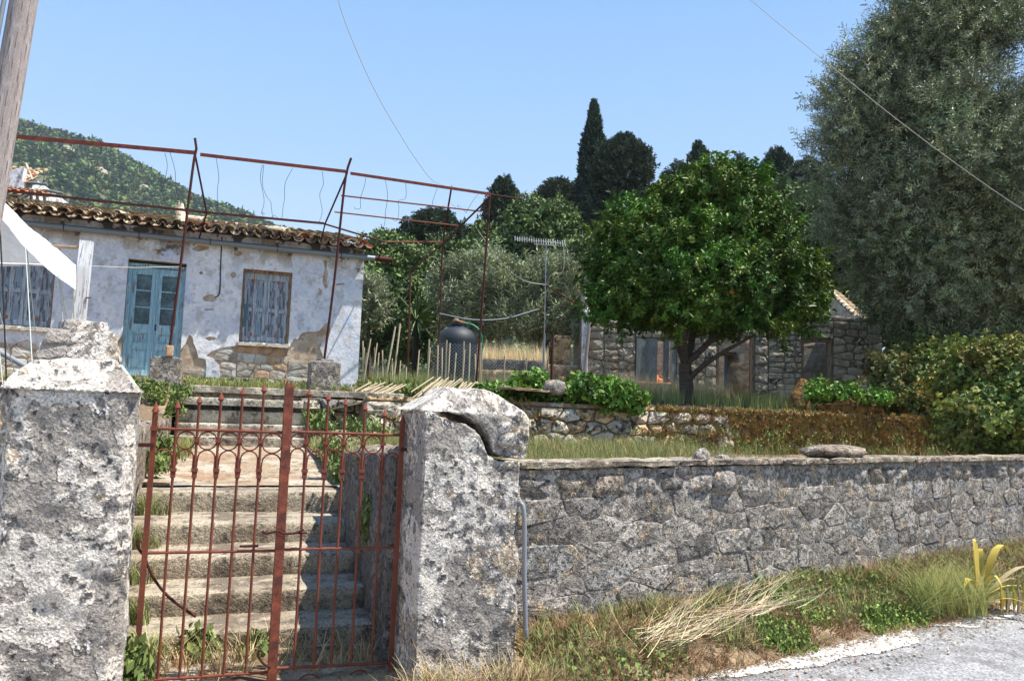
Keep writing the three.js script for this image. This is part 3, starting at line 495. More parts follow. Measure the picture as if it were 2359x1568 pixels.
// ================================================================ the whitewashed house
const HZ = -16.2, HY = 1.8;
function tileGeo(r0 = .092, r1 = .076, L = .43, th = .014) {   // half-round clay tile, wide end at z = 0 towards the viewer, running back
  const pos = [], idx = [], n = 8;
  for (const [z, r] of [[0, r0], [-L, r1]]) for (const rr of [r, r - th]) for (let i = 0; i <= n; i++) { const a = Math.PI * i / n; pos.push(Math.cos(a) * rr, Math.sin(a) * rr * .82, z); }
  const q = (a, b, c, d) => idx.push(a, b, c, a, c, d), m = n + 1;
  for (let i = 0; i < n; i++) { q(i, i + 1, 2 * m + i + 1, 2 * m + i); q(m + i + 1, m + i, 3 * m + i, 3 * m + i + 1); q(m + i, m + i + 1, i + 1, i); q(2 * m + i, 2 * m + i + 1, 3 * m + i + 1, 3 * m + i); }
  q(0, 2 * m, 3 * m, m); q(n, m + n, 3 * m + n, 2 * m + n);
  let g = new THREE.BufferGeometry(); g.setAttribute('position', new THREE.Float32BufferAttribute(pos, 3)); g.setIndex(idx); g = g.toNonIndexed(); g.computeVertexNormals(); return metricUV(g);
}
const TILES = [0, 1, 2].map((k) => { const g = tileGeo(.092 + .004 * k, .076, .43); const u = g.attributes.uv; for (let i = 0; i < u.count; i++) u.setXY(i, u.getX(i) + k * .37, u.getY(i) + k * .21); return g; });
// tiles laid on a slope: the first rows as single tiles, the rest joined
function tiledRoof(parent, { x0, x1, y, z, pitch, rows, single, step = .235, rowStep = .34, from = -99, pick, seed, turn = 0 }) {
  const rnd = rng(seed), rest = [], c = Math.cos(pitch), s = Math.sin(pitch);
  for (let r = 0; r < rows; r++) for (let x = x0; x <= x1; x += step) for (const pan of [0, 1]) {
    const k = Math.floor(rnd() * 3), d = r * rowStep + (rnd() - .5) * .05, g = TILES[k], X = x + (pan ? step / 2 : 0) + (rnd() - .5) * .02;
    const py = y + d * s + (pan ? .035 : .06) + r * .004, pz = z - d * c;
    const e = new THREE.Euler(pitch - .05 + (rnd() - .5) * .05, (rnd() - .5) * .10, (pan ? Math.PI : 0) + (rnd() - .5) * .12, 'YXZ');
    if (r < single && x > from && (!pan || r === 0)) { const m = obj(pan ? 'pan_tile' : 'roof_tile', g, pick(x, rnd()), parent); m.position.set(X, py, pz); m.rotation.copy(e); }
    else if (!pan || r < 3) { const q = g.clone().applyMatrix4(new THREE.Matrix4().makeRotationFromEuler(e).setPosition(X, py, pz)); rest.push(q); }
  }
  if (rest.length) { const m = obj('tile_courses', mergeGeometries(rest), M.tileGrey, parent); m.userData.kind = 'stuff'; }
}
{
  const h = thing('house', 'whitewashed house with blue double door and crumbling tiled eaves', 'house', [0, HY, HZ]);
  const wl = (px, py) => { const p = onZ(px, py, HZ); return [p.x, p.y - HY]; };
  const z2 = (x, y) => wl((250 + x / 3.92) * .9211, (560 + y / 3.92) * .9211), z1 = (x, y) => wl((700 + x / 3.484) * .9211, (550 + y / 3.484) * .9211);
  const rect = (a, b, c, d) => [[a, b], [c, b], [c, d], [a, d]];
  const D = [-1.87, .15, -.845, 2.36], W1 = [.185, .915, 1.13, 2.37], W0_ = [-4.02, .95, -3.05, 2.36], TOP = 3.02, R = 2.52;
  const holes = [rect(...D), rect(...W1), rect(...W0_)];
  obj('wall', [extrude(rect(-7.5, -.6, R, TOP), .45, 0, holes).translate(0, 0, -.45), bx(.45, TOP + .6, 4.6, R - .226, (TOP - .6) / 2, -2.76), bx(9.6, TOP + .6, .3, -2.6, (TOP - .6) / 2, -5.2), bx(.4, TOP + .6, 4.6, -7.28, (TOP - .6) / 2, -2.76), bx(9.4, .1, 4.6, -2.6, .0, -2.76)].map(metricUV), M.mortar, h);
  // whitewashed plaster skin with its peeled lower edge and the patches fallen out of it
  const T = .028, low = [
    [-7.5, .5], [-5, .62], [-4.3, .7], wl(30, 792), wl(62, 782), wl(100, 806), wl(126, 792), wl(150, 806), wl(170, 800), wl(184, 774), wl(214, 763), wl(250, 771), wl(266, 792), [D[0], .92]];
  const mid = [[D[2], .70], z2(830, 1180), z2(862, 1100), z2(878, 1086), z2(905, 1112), z2(915, 1170), z2(930, 1205), z2(946, 1240), z2(962, 1310), z2(1000, 1316), z2(1030, 1325), z2(1042, 1400), z2(1034, 1480), [z2(1046, 1500)[0], -.2], [z2(1180, 1500)[0], -.2], z2(1166, 1480), z2(1160, 1385), z2(1100, 1322), z2(1034, 1292), z2(1085, 1252), z2(1180, 1213), z2(1250, 1204), [W1[0], .84]];
  const rgt = [[W1[2], .84], z1(120, 1034), z1(152, 1038), z1(172, 1005), z1(192, 984), z1(250, 972), z1(300, 974), z1(340, 963), z1(372, 925), z1(392, 903), z1(430, 890), z1(438, 960), z1(416, 1040), z1(364, 1070), z1(346, 1118), z1(376, 1200), z1(420, 1300), [z1(480, 1460)[0], -.2], [R + .02, -.2], [R + .02, TOP]];
  const skin = [...low, [D[0], D[3]], [D[2], D[3]], ...mid, [W1[0], W1[3]], [W1[2], W1[3]], ...rgt, [-7.5, TOP]];
  const blob = (pts, f) => pts.map(([x, y]) => f(x, y));
  const ell = (cx, cy, rx, ry, f, n = 9) => Array.from({ length: n }, (_, i) => f(cx + Math.cos(i / n * 6.283) * rx * (.75 + .5 * hash3(i, cx | 0, 3)), cy + Math.sin(i / n * 6.283) * ry * (.75 + .5 * hash3(i, cy | 0, 5))));
  const pits = [ell(1076, 732, 64, 36, z2, 11), ell(1058, 840, 44, 11, z2), ell(1080, 1126, 50, 22, z2), ell(985, 480, 19, 20, z2, 7), ell(1305, 505, 28, 30, z2, 8), ell(988, 240, 72, 32, z2, 10), ell(1348, 288, 46, 32, z2, 9),
    blob([[372, 345], [410, 352], [402, 420], [416, 470], [406, 530], [415, 590], [392, 604], [366, 550], [370, 480], [388, 420]], z1), blob([[336, 592], [352, 606], [366, 622], [350, 664], [328, 650]], z1), blob([[470, 535], [490, 556], [558, 549], [562, 568], [490, 571]], z1), rect(...W0_)];
  const pg = extrude(skin, T, .003, pits); pg.translate(0, 0, .0);
  const plTex = (() => {                                      // 7.6 m x 3.3 m of this wall: wash, blue tint, mould and hairline cracks where the photograph has them
    const w = 2048, hh = 888, n1 = field(1024, 6, 7, 201), n2 = field(1024, 22, 5, 202), n3 = field(1024, 90, 3, 203), n4 = field(1024, 3, 6, 204), n5 = field(1024, 12, 6, 205);
    const seams = [[[150, 455], [250, 465], [330, 470], [400, 450]], [[240, 740], [300, 690], [335, 640]], [[220, 460], [300, 540], [350, 560]]].map((s) => s.map(([x, y]) => z1(x, y)));
    const dist = (px, py, s) => { let m = 9; for (let i = 0; i < s.length - 1; i++) { const [a, b] = s[i], [c, d] = s[i + 1], t = clamp(((px - a) * (c - a) + (py - b) * (d - b)) / ((c - a) ** 2 + (d - b) ** 2)); m = Math.min(m, Math.hypot(px - a - t * (c - a), py - b - t * (d - b))); } return m; };
    const t = colorTex(w, (i, k, x, y) => {
      const X = -5 + 7.6 * x / w, Y = -.2 + 3.3 * y / hh, j = (y & 1023) * 1024 + (x & 1023), j2 = ((y * 2) & 1023) * 1024 + ((x * 2) & 1023);
      setc(k, 238, 236, 235); mixc(k, 214, 218, 226, .75 * smooth(.4, .65, n1[j])); mixc(k, 180, 196, 226, .45 * smooth(.58, .75, n4[j] * .5 + n5[j] * .5)); mixc(k, 196, 190, 182, .6 * smooth(.55, .75, n5[j2]));
      mixc(k, 186, 182, 182, .5 * smooth(.66, .76, n2[j2]));
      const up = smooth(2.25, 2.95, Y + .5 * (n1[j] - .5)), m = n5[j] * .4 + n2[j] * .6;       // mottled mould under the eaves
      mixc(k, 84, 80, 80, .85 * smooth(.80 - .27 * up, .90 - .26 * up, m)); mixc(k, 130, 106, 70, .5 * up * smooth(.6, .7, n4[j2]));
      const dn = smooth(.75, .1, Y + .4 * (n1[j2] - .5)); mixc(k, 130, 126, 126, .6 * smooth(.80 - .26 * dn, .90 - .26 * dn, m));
      for (const s of seams) { const d = dist(X, Y, s); if (d < .06) mixc(k, 90, 84, 84, .8 * smooth(.006, .001, d + .03 * Math.abs(n2[j] - .5))); }
      const g = .93 + .14 * n3[j]; k[0] *= g; k[1] *= g; k[2] *= g;
    }, 1, hh);
    t.repeat.set(1 / 7.6, 1 / 3.3); t.offset.set(5 / 7.6, .2 / 3.3); return t;
  })();
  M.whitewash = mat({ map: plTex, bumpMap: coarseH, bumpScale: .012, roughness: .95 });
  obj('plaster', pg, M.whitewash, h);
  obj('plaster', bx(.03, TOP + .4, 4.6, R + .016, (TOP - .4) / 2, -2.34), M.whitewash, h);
  // bared stones
  const inOpen = (x, y) => [D, W1, W0_].some(([a, b, c, d]) => x > a - .02 && x < c + .02 && y > b - .02 && y < d + .02);
  rubble(h, [W1[0], -.12, W1[2], .84], .24, .155, .008, .012, .006, [M.plinth, M.plinthGrey, M.plinth, M.plinthPink], 31, { z: .001, back: .02, crisp: true });
  rubble(h, [W1[2] + .01, -.12, 1.95, .62], .30, .17, .010, .01, .008, [M.plinth, M.plinthGrey], 33, { z: 0, back: .02, crisp: true, keep: (x, y) => y < .45 + .2 * noise3(x * 5, 1, 2) });
  rubble(h, [D[2] + .02, -.12, W1[0] - .01, .85], .28, .16, .010, .01, .008, [M.plinth, M.plinthPink, M.plinthGrey], 35, { z: 0, back: .02, crisp: true, keep: (x, y) => !inOpen(x, y) && (x > -.25 || y < .3) });
  rubble(h, [-5, -.12, D[0] - .01, .9], .30, .16, .010, .01, .008, [M.plinth, M.plinthGrey, M.plinth], 37, { z: 0, back: .02, crisp: true, keep: (x, y) => x < -2.75 || y < .3 });
  for (let i = 0; i < 5; i++) obj('brick', bx(.24, .045, .03, D[0] - .14, .34 + i * .075, .008), M.brick, h);
  obj('render_patch', extrude([wl(128, 800), wl(186, 776), wl(215, 766), wl(250, 774), wl(268, 796), wl(266, 812), wl(200, 822), wl(140, 836)], .014, .002).translate(0, 0, .002), M.patchRender, h);
  // door
  const leaf = (a, b) => {
    const w = b - a, y0 = D[1] + .02, H = 2.06, z = -.14, cx = (a + b) / 2, s = .085;
    const rails = [[0, .12], [.50, .62], [.80, .98], [1.29, 1.315], [1.61, 1.635], [1.93, 2.06]];
    const d = obj('door_leaf', [bx(s, H, .045, a + s / 2, y0 + H / 2, z), bx(s, H, .045, b - s / 2, y0 + H / 2, z), ...rails.map(([p, q]) => bx(w - 2 * s, q - p, .04, cx, y0 + (p + q) / 2, z))].map(metricUV), M.doorBlue, h);
    for (const [p, q] of [[.98, 1.29], [1.315, 1.61], [1.635, 1.93]]) obj('pane', metricUV(bx(w - 2 * s, q - p, .006, cx, y0 + (p + q) / 2, z - .006)), M.glass, d);
    for (const [p, q] of [[.12, .50], [.62, .80]]) obj('panel', metricUV(join([bx(w - 2 * s, q - p, .012, cx, y0 + (p + q) / 2, z - .008), bx(w - 2 * s - .07, q - p - .08, .016, cx, y0 + (p + q) / 2, z + .004)])), M.doorBlue, d);
    return d;
  };
  const m = (D[0] + D[2]) / 2; leaf(D[0] + .075, m - .006); leaf(m + .006, D[2] - .055);
  obj('door_frame', [bx(.07, 2.14, .12, D[0] + .037, D[1] + 1.07, -.13), bx(.05, 2.14, .12, D[2] - .027, D[1] + 1.07, -.13), bx(1.02, .055, .1, m, D[3] - .085, -.14), bx(.03, 2.06, .02, m, D[1] + 1.05, -.11)].map(metricUV), M.doorBlue, h);
  obj('door_handle', bx(.018, .12, .02, m + .03, D[1] + .95, -.105), M.rustDark, h);
    obj('door_step', place(roughen(new THREE.BoxGeometry(1.5, .14, .5), .07, .012, 5, 141), m + .05, .06, .27), M.stepGrey, h);
  // shuttered windows
  const win = ([a, b, c, d], seed) => {
    const w = c - a, cx = (a + c) / 2, H = d - b - .06, y0 = b + .03, z = -.13;
    obj('window_frame', [bx(w, .05, .12, cx, d - .027, -.12), bx(.04, d - b - .06, .12, a + .021, (b + d) / 2 - .03, -.12), bx(.04, d - b - .06, .12, c - .021, (b + d) / 2 - .03, -.12)].map(metricUV), M.frameWood, h);
    obj('window_sill', [place(roughen(new THREE.BoxGeometry(w + .06, .075, .3), .06, .006, 8, seed), cx, b - .035, -.07)], M.plinth, h);
    for (const s of [0, 1]) {
      const l = a + .045 + s * (w - .09) / 2 + .003, r = l + (w - .09) / 2 - .006, W = r - l, n = .055;
      const st = obj('shutter', [bx(n, H, .035, l + n / 2, y0 + H / 2, z), bx(n, H, .035, r - n / 2, y0 + H / 2, z), bx(n * 1.3, H, .033, (l + r) / 2, y0 + H / 2, z), ...[[0, .10], [.60, .68], [1.24, H]].map(([p, q]) => bx(W - 2 * n, q - p, .031, (l + r) / 2, y0 + (p + q) / 2, z))].map(metricUV), M.shutter, h);
      for (const [p, q] of [[.10, .60], [.68, 1.24]]) for (const k of [0, 1]) { const x0 = k ? (l + r) / 2 + n * .65 : l + n, x1 = k ? r - n : (l + r) / 2 - n * .65; obj('panel', metricUV(bx(x1 - x0, q - p, .01, (x0 + x1) / 2, y0 + (p + q) / 2, z - .014)), M.shutterBack, st); }
      for (const yy of [.14, 1.22]) obj('hinge', bx(.045, .06, .006, l + W * (s ? .5 : .42), y0 + yy, z + .022), M.tileRed, st);
    }
  };
  win(W1, 151); win(W0_, 153);
  obj('wood_scrap', place(bx(.045, .24, .012), W1[0] + .50, 1.20, -.10, 0, 0, -.5), M.greyBoard, h);
  obj('paint_patch', place(extrude([[0, 0], [.07, .02], [.08, .2], [.09, .33], [.1, .45], [.06, .49], [.0, .44], [.02, .25], [.0, .15]], .003), W1[0] + .055, 1.22, -.112), mat({ color: new THREE.Color(.12, .2, .22) }), h);
  // eaves: tiles, gutter, fittings
  const pitch = 12.5 * RAD;
  tiledRoof(h, { x0: -7.4, x1: 2.62, y: 2.985, z: .42, pitch, rows: 15, single: 3, from: -4.5, seed: 41, pick: (x, r) => (x > 2.1 ? (r < .7 ? M.tileRed : M.tile) : r < .5 ? M.tile : r < .93 ? M.tileGrey : M.tileRed) });
  obj('roof_deck', place(bx(10.2, .04, 5.3), -2.5, 3.53, -2.25, pitch, 0, 0), M.barkDark, h); obj('ridge', place(roughen(bx(10.2, .26, .3), .2, .03, 3, 4, { it: 6 }), -2.5, 4.12, -4.7), M.mortar, h);
  for (const [x, y, z, a, b] of [[-2.55, 3.30, -.55, .2, .3], [-.98, 3.12, .12, 1.2, .2], [.98, 3.20, .02, .3, .9], [-.6, 3.25, -.05, .3, 1.2], [-2.2, 3.3, -.5, .1, -.4]]) { const q = obj('loose_tile', TILES[1], M.tile, h); q.position.set(x, y, z); q.rotation.set(a, b, 0); }
  const gut = obj('gutter', uvScale(new THREE.CylinderGeometry(.055, .055, 9.6, 12, 1, false).rotateZ(Math.PI / 2), 9.6, .34).translate(-2.05, 2.80, .17), M.galv, h);
  obj('gutter_end', new THREE.CylinderGeometry(.057, .057, .36, 10, 1, false).rotateZ(Math.PI / 2).translate(2.92, 2.80, .17), M.rustDark, h);
  for (let x = -4.2; x < 2.6; x += 1.25) obj('gutter_bracket', new THREE.TorusGeometry(.06, .007, 5, 12).rotateY(Math.PI / 2).translate(x, 2.80, .17), M.rustDark, h);
  const lp = wl(363, 570); const lamp = obj('wall_lamp', new THREE.SphereGeometry(.062, 16, 12).translate(lp[0], lp[1], .10), M.lampGlass, h); obj('lamp_base', bar(V(lp[0], lp[1] + .05, .03), V(lp[0], lp[1] + .13, .05), .035, 10), M.white, lamp);
  obj('cable_strip', tube([V(...wl(510, 548), .036), V(...wl(507, 610), .036), V(...wl(505, 670), .036), V(...wl(502, 681), .036), V(...wl(494, 685), .03)], .013, 30, 6), M.cableBlack, h);
}

// low white pillars that carry the pergola, a brick on one of them
const pillarLow = (label, x, y0, y1, w, seed) => { const t = thing('low_pillar', label, 'pillar', [x, y0, -12.55], 0, 'low pergola pillars'); obj('block', roughen(new THREE.BoxGeometry(w, y1 - y0, w).translate(0, (y1 - y0) / 2, 0), .04, .014, 7, seed, { amp2: .006, it: 9, warp: (v) => { if (v.y > y1 - y0 - .03 && Math.abs(v.x) > w * .42) v.y -= .02; } }), M.limestone, t); return t; };
pillarLow('low lichened pergola pillar with a brick on top, before the blue door', -.83, 1.68, 2.17, .42, 161);
obj('mortar_cap', place(roughen(new THREE.BoxGeometry(.26, .05, .26), .04, .012, 8, 3), 0, .52, 0), M.limestone, pillarLow('low lichened pergola pillar beside the corner of the house', 1.44, 1.72, 2.23, .45, 171));
tag(obj('brick', place(roughen(bx(.10, .16, .20), .04, .003, 9, 6), -.80, 2.255, -12.42, 0, .1, 0), M.plinthPink), 'pale brick standing on a low pergola pillar', 'brick');

// ================================================================ pergola of rusty pipe
{
  const t = thing('pergola', 'rusty pipe pergola spanning the house terrace', 'pergola', [0, 1.8, -12.6]), O = t.position, q = (p) => p.clone().sub(O), A = (px, py, z) => q(onZ(px, py, z)), Bx = (px, py) => q(onX(px, py, 4.16));
  const post = (pts, r = .02) => obj('post', tube(pts, r, 20, 7), M.rustDark, t);
  post([A(390, 800, -12.6), A(420, 570, -12.6), A(447, 360, -12.6), A(452, 335, -12.6), A(448, 318, -12.6)]);
  post([A(745, 838, -12.6), A(770, 640, -12.6), A(797, 400, -12.6), A(803, 378, -12.6), A(808, 364, -12.6)]);
  post([A(1095, 900, -12.7), A(1112, 680, -12.7), A(1128, 452, -12.7)]);
  post([q(V(4.05, 1.8, -15.9)), Bx(1012, 755), Bx(1020, 560), Bx(1040, 428)]);
  post([q(V(4.16, 1.8, -18.9)), Bx(940, 800), Bx(945, 625)], .024);
  const bm = (a, b, n = 'beam', r = .022, m = M.rustBeam) => { const d = b.clone().sub(a), L = d.length(), g = join([bx(L, r * 2, .006, 0, 0, r), bx(L, .006, r * 2, 0, r, 0)]); const Q = new THREE.Quaternion().setFromUnitVectors(V(1, 0, 0), d.normalize()); g.applyQuaternion(Q); const c = a.clone().add(b).multiplyScalar(.5); g.translate(c.x, c.y, c.z); return obj(n, metricUV(g), m, t); };
  bm(q(V(-6.2, 5.02, -12.6)), A(447, 353, -12.6), 'beam', .03); bm(A(460, 357, -12.6), A(795, 396, -12.6), 'beam', .026); bm(A(806, 400, -12.6), A(1130, 448, -12.6), 'beam', .024);
  obj('beam', tube([A(1125, 447, -12.6), A(1195, 457, -12.6), A(1206, 458, -12.6), A(1207, 450, -12.6), A(1201, 449, -12.6)], .012, 24, 6), M.rustDark, t);
  bm(q(V(-6.6, 5.0, -15.4)), A(475, 490, -15.4), 'beam', .022, M.rustDark); bm(A(475, 490, -15.4), A(745, 515, -15.4), 'beam', .022, M.rustDark);
  const rod = (a, b, r = .013, m = M.rustDark) => obj('rod', bar(a, b, r, 6), m, t);
  rod(A(785, 450, -13.6), A(1110, 487, -13.6), .014, M.rust); rod(A(770, 488, -14.6), A(1055, 520, -14.6), .014, M.rust);
  rod(A(745, 515, -15.4), A(885, 557, -15.5), .018); rod(A(885, 557, -15.5), A(1018, 557, -15.8), .015, M.rust);
  rod(A(448, 355, -12.6), A(475, 490, -15.4), .016); rod(A(475, 490, -15.4), A(455, 558, -16.1), .016); rod(A(799, 398, -12.6), A(748, 515, -15.4), .016); rod(A(748, 515, -15.4), A(733, 578, -16.1), .014); rod(A(885, 557, -15.5), A(866, 608, -16.1), .014);
  rod(A(1130, 452, -12.7), Bx(1020, 560), .018); rod(Bx(1020, 560), Bx(945, 625), .018);
  const wire = (pts, r = .0035) => obj('wire', tube(pts, r, 24, 4), M.wire, t), rnd = rng(77);
  for (const [a, b, c, d] of [[95, 328, 92, 446], [232, 338, 230, 462], [378, 350, 372, 478], [390, 350, 428, 484], [497, 364, 505, 492], [604, 378, 606, 500], [607, 378, 625, 500], [673, 388, 628, 500], [742, 394, 735, 510], [843, 408, 818, 480], [888, 413, 880, 520], [934, 420, 905, 500], [1008, 432, 975, 510], [1105, 444, 1040, 470]]) {
    const p = A(a, b, -12.6), e = A(c, d, -15.2), P = []; for (let k = 0; k <= 6; k++) { const f = k / 6; P.push(p.clone().lerp(e, f).add(V((rnd() - .5) * .12 * (k % 6 ? 1 : 0), -.28 * Math.sin(f * Math.PI) * (.3 + rnd()), (rnd() - .5) * .1))); } wire(P);
  }
  wire([A(750, 545, -14), A(850, 558, -14), A(960, 572, -14), A(1015, 585, -14.5)]);
  obj('clip', bx(.05, .03, .05, ...A(1040, 432, -12.6).toArray()), M.wireWhite, t);
}
// thin laundry line and overhead wires
const line = (name, pts, r, m, label, cat) => tag(obj(name, tube(pts, r, 60, 5), m), label, cat);
line('clothesline', [onZ(200, 612, -11.3), onZ(300, 616, -11.8), onZ(412, 614, -12.6)], .005, M.wireWhite, 'pale line tied from the white post to a pergola post', 'line');
line('overhead_wire', [atD(770, -60, 9), atD(778, 0, 9.2), atD(822, 120, 10), atD(870, 222, 11), atD(915, 300, 12), atD(960, 370, 13), atD(1000, 418, 13.6), atD(1040, 432, 13.8)], .005, M.wireWhite, 'wavy white wire dropping from the sky onto the pergola', 'wire');
line('service_cable', [atD(1690, -40, 8), atD(1730, 0, 8.2), atD(1900, 140, 8.8), atD(2080, 285, 9.3), atD(2300, 445, 10), atD(2480, 560, 10.8)], .0038, M.wireWhite, 'straight pale cable running into the big olive crown', 'wire');
line('sagging_cable', [atD(1100, 530, 13.6), atD(1150, 600, 15), atD(1205, 645, 17), atD(1256, 656, 19)], .008, M.wireWhite, 'sagging white cable between the pergola and the antenna pole', 'cable');
line('grey_hose', [atD(1012, 722, 16.2), atD(1080, 735, 16.2), atD(1150, 735, 17), atD(1240, 712, 19)], .011, M.pipeGrey, 'grey line hanging above the water tank', 'line');

// ================================================================ things at the far side of the broad pillar: pole, awning, white post
{
  const t = thing('utility_pole', 'weathered wooden utility pole with a conduit on its side', 'utility pole', [-2.42, 1.1, -8.85]);
  const ax = (y) => V(lerp(-2.42, -2.02, (y - 1.1) / 6.6), y, -8.82);
  const a = ax(1.0), b = ax(8.5); obj('shaft', uvScale(bar(a, b, .135, 18, .112), .75, 7.5).translate(-t.position.x, -t.position.y, -t.position.z), M.poleWood, t);
  const off = V(-.12, 0, .09), c = ax(1.1).add(off), d = ax(4.92).add(V(-.155, 0, .06)), e = ax(8.4).add(V(-.13, 0, .06));
  obj('conduit', bar(c, d, .035, 10).translate(-t.position.x, -t.position.y, -t.position.z), M.white, t);
  obj('cable', bar(d, e, .022, 8).translate(-t.position.x, -t.position.y, -t.position.z), M.pipeGrey, t);
}
{
  const t = thing('white_post', 'flaking white square post with a cross bar', 'post', [-1.82, 1.6, -11.3]);
  obj('shaft', place(bx(.15, 1.96, .12), .0, .98, 0, 0, 0, -.015), M.white, t); obj('cross_bar', bar(V(-.42, 1.86, -.02), V(-.03, 1.87, 0), .022, 8), M.frameWood, t); obj('hook', bar(V(.07, 1.22, .06), V(.13, 1.23, .08), .012, 6), M.frameWood, t);
}
{ // awning cloth stretched on ropes
  const t = thing('awning', 'white canvas awning stretched on ropes before the house', 'awning', [-2.3, 2.6, -9.9]), q = (p) => p.sub(t.position);
  const up = [[-420, 230, 9.9], [-200, 330, 9.9], [-60, 415, 9.9], [4, 462, 9.9], [70, 526, 9.9], [123, 566, 9.9], [173, 611, 9.9]], dn = [[-420, 300, 9.2], [-200, 390, 9.2], [-60, 462, 9.2], [0, 501, 9.2], [50, 562, 9.2], [122, 630, 9.2], [172, 666, 9.2]];
  const cu = new THREE.CatmullRomCurve3(up.map((a) => q(atD(...a)))), cd = new THREE.CatmullRomCurve3(dn.map((a) => q(atD(...a))));
  const pos = [], idx = [], uv = [], nu = 60, nv = 10; for (let j = 0; j <= nv; j++) for (let i = 0; i <= nu; i++) { const p = cu.getPoint(i / nu).lerp(cd.getPoint(i / nu), j / nv); const k = Math.sin(j / nv * Math.PI); p.y += .03 * k * (fbm3(i * .35, j * .2, 1, 3) - .5) * 2 + .012 * (noise3(i * .8, j * .1, 4) - .5); p.z += .05 * k * (fbm3(i * .25, 3, j * .2, 3) - .5); pos.push(p.x, p.y, p.z); uv.push(i / nu * 4, j / nv); }
  for (let j = 0; j < nv; j++) for (let i = 0; i < nu; i++) { const a = j * (nu + 1) + i; idx.push(a, a + 1, a + nu + 2, a, a + nu + 2, a + nu + 1); }
  const g = new THREE.BufferGeometry(); g.setAttribute('position', new THREE.Float32BufferAttribute(pos, 3)); g.setAttribute('uv', new THREE.Float32BufferAttribute(uv, 2)); g.setIndex(idx); g.computeVertexNormals(); obj('cloth', g, M.canvas, t);
  const b = [[-420, 420], [0, 500], [52, 560], [110, 604], [112, 613], [0, 613], [-420, 600]].map(([x, y]) => q(atD(x, y, 10.4))), sp = [], si = []; b.forEach((p) => sp.push(p.x, p.y, p.z)); for (let i = 1; i < b.length - 1; i++) si.push(0, i, i + 1);
  const g2 = new THREE.BufferGeometry(); g2.setAttribute('position', new THREE.Float32BufferAttribute(sp, 3)); g2.setAttribute('uv', new THREE.Float32BufferAttribute(b.flatMap((p) => [p.x, p.y]), 2)); g2.setIndex(si); g2.computeVertexNormals(); obj('back_flap', g2, M.canvas, t);
  obj('rail', bar(q(atD(-300, 600, 10.3)), q(atD(112, 611, 10.3)), .018, 8), M.white, t);
  for (const [a, b2, c, d, D1, D2] of [[57, 568, 76, 900, 9.2, 8.6], [60, 572, 92, 880, 9.2, 9.6], [133, 632, 149, 800, 9.2, 9.4], [134, 640, 166, 790, 9.2, 10], [166, 664, 172, 800, 9.3, 9.8], [-10, 690, 40, 890, 9, 9.5], [-5, 790, 8, 920, 8.5, 8.4]]) obj('rope', bar(q(atD(a, b2, D1)), q(atD(c, d, D2)), .006, 5), M.rope, t);
}
line('black_cable', [atD(-6, 430, 8), atD(4, 640, 8), atD(10, 780, 8), atD(14, 900, 8)], .008, M.cableBlack, 'black cable hanging down beside the utility pole', 'cable');
tag(obj('drain_pipe', bar(atD(-30, 795, 11), atD(100, 868, 11), .04, 10), M.pipeGrey), 'grey plastic pipe leaning on the ground under the awning', 'pipe');

// ================================================================ neighbouring house behind the roof
{
  const o = atD(-120, 640, 25), t = thing('neighbour_house', 'old tiled house showing behind the crumbling eaves', 'house', [o.x, 1.8, o.z], -8 * RAD);
  const L = (px, py, D) => { const p = atD(px, py, D); return t.worldToLocal(p); }; t.updateMatrixWorld(true);
  const c = L(60, 385, 25), w = c.x;                             // gable corner
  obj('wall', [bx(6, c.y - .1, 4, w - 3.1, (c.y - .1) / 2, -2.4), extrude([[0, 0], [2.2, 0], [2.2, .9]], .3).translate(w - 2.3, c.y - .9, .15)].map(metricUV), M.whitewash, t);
  tiledRoof(t, { x0: w - 3, x1: w + .02, y: c.y - .42, z: .3, pitch: 24 * RAD, rows: 6, single: 4, seed: 51, pick: (x, r) => (r < .7 ? M.tileRed : M.tile), from: w - 1.4 });
  obj('verge_board', bar(L(58, 376, 25), L(73, 414, 24.4), .035, 7), M.tile, t);
  const lo = L(95, 440, 24); tiledRoof(t, { x0: lo.x - 2.2, x1: lo.x, y: lo.y - .12, z: 1.6, pitch: 16 * RAD, rows: 4, single: 3, seed: 53, pick: (x, r) => (r < .4 ? M.tileRed : M.tileGrey), from: lo.x - 1.6 });
  for (const [a, b, e, f] of [[30, 470, 75, 440], [62, 420, 108, 425], [105, 438, 145, 446]]) obj('rafter', bar(L(a, b, 23.6), L(e, f, 23.6), .05, 6), M.greyBoard, t);
  for (const x of [70, 84, 100]) obj('stud', bar(L(x, 445, 23.8), L(x + 4, 500, 23.8), .04, 6), M.bark, t);
  obj('side_wall', bx(1.1, 2.6, .3, lo.x - .9, lo.y - 1.5, .9), M.limestoneDark, t);
}

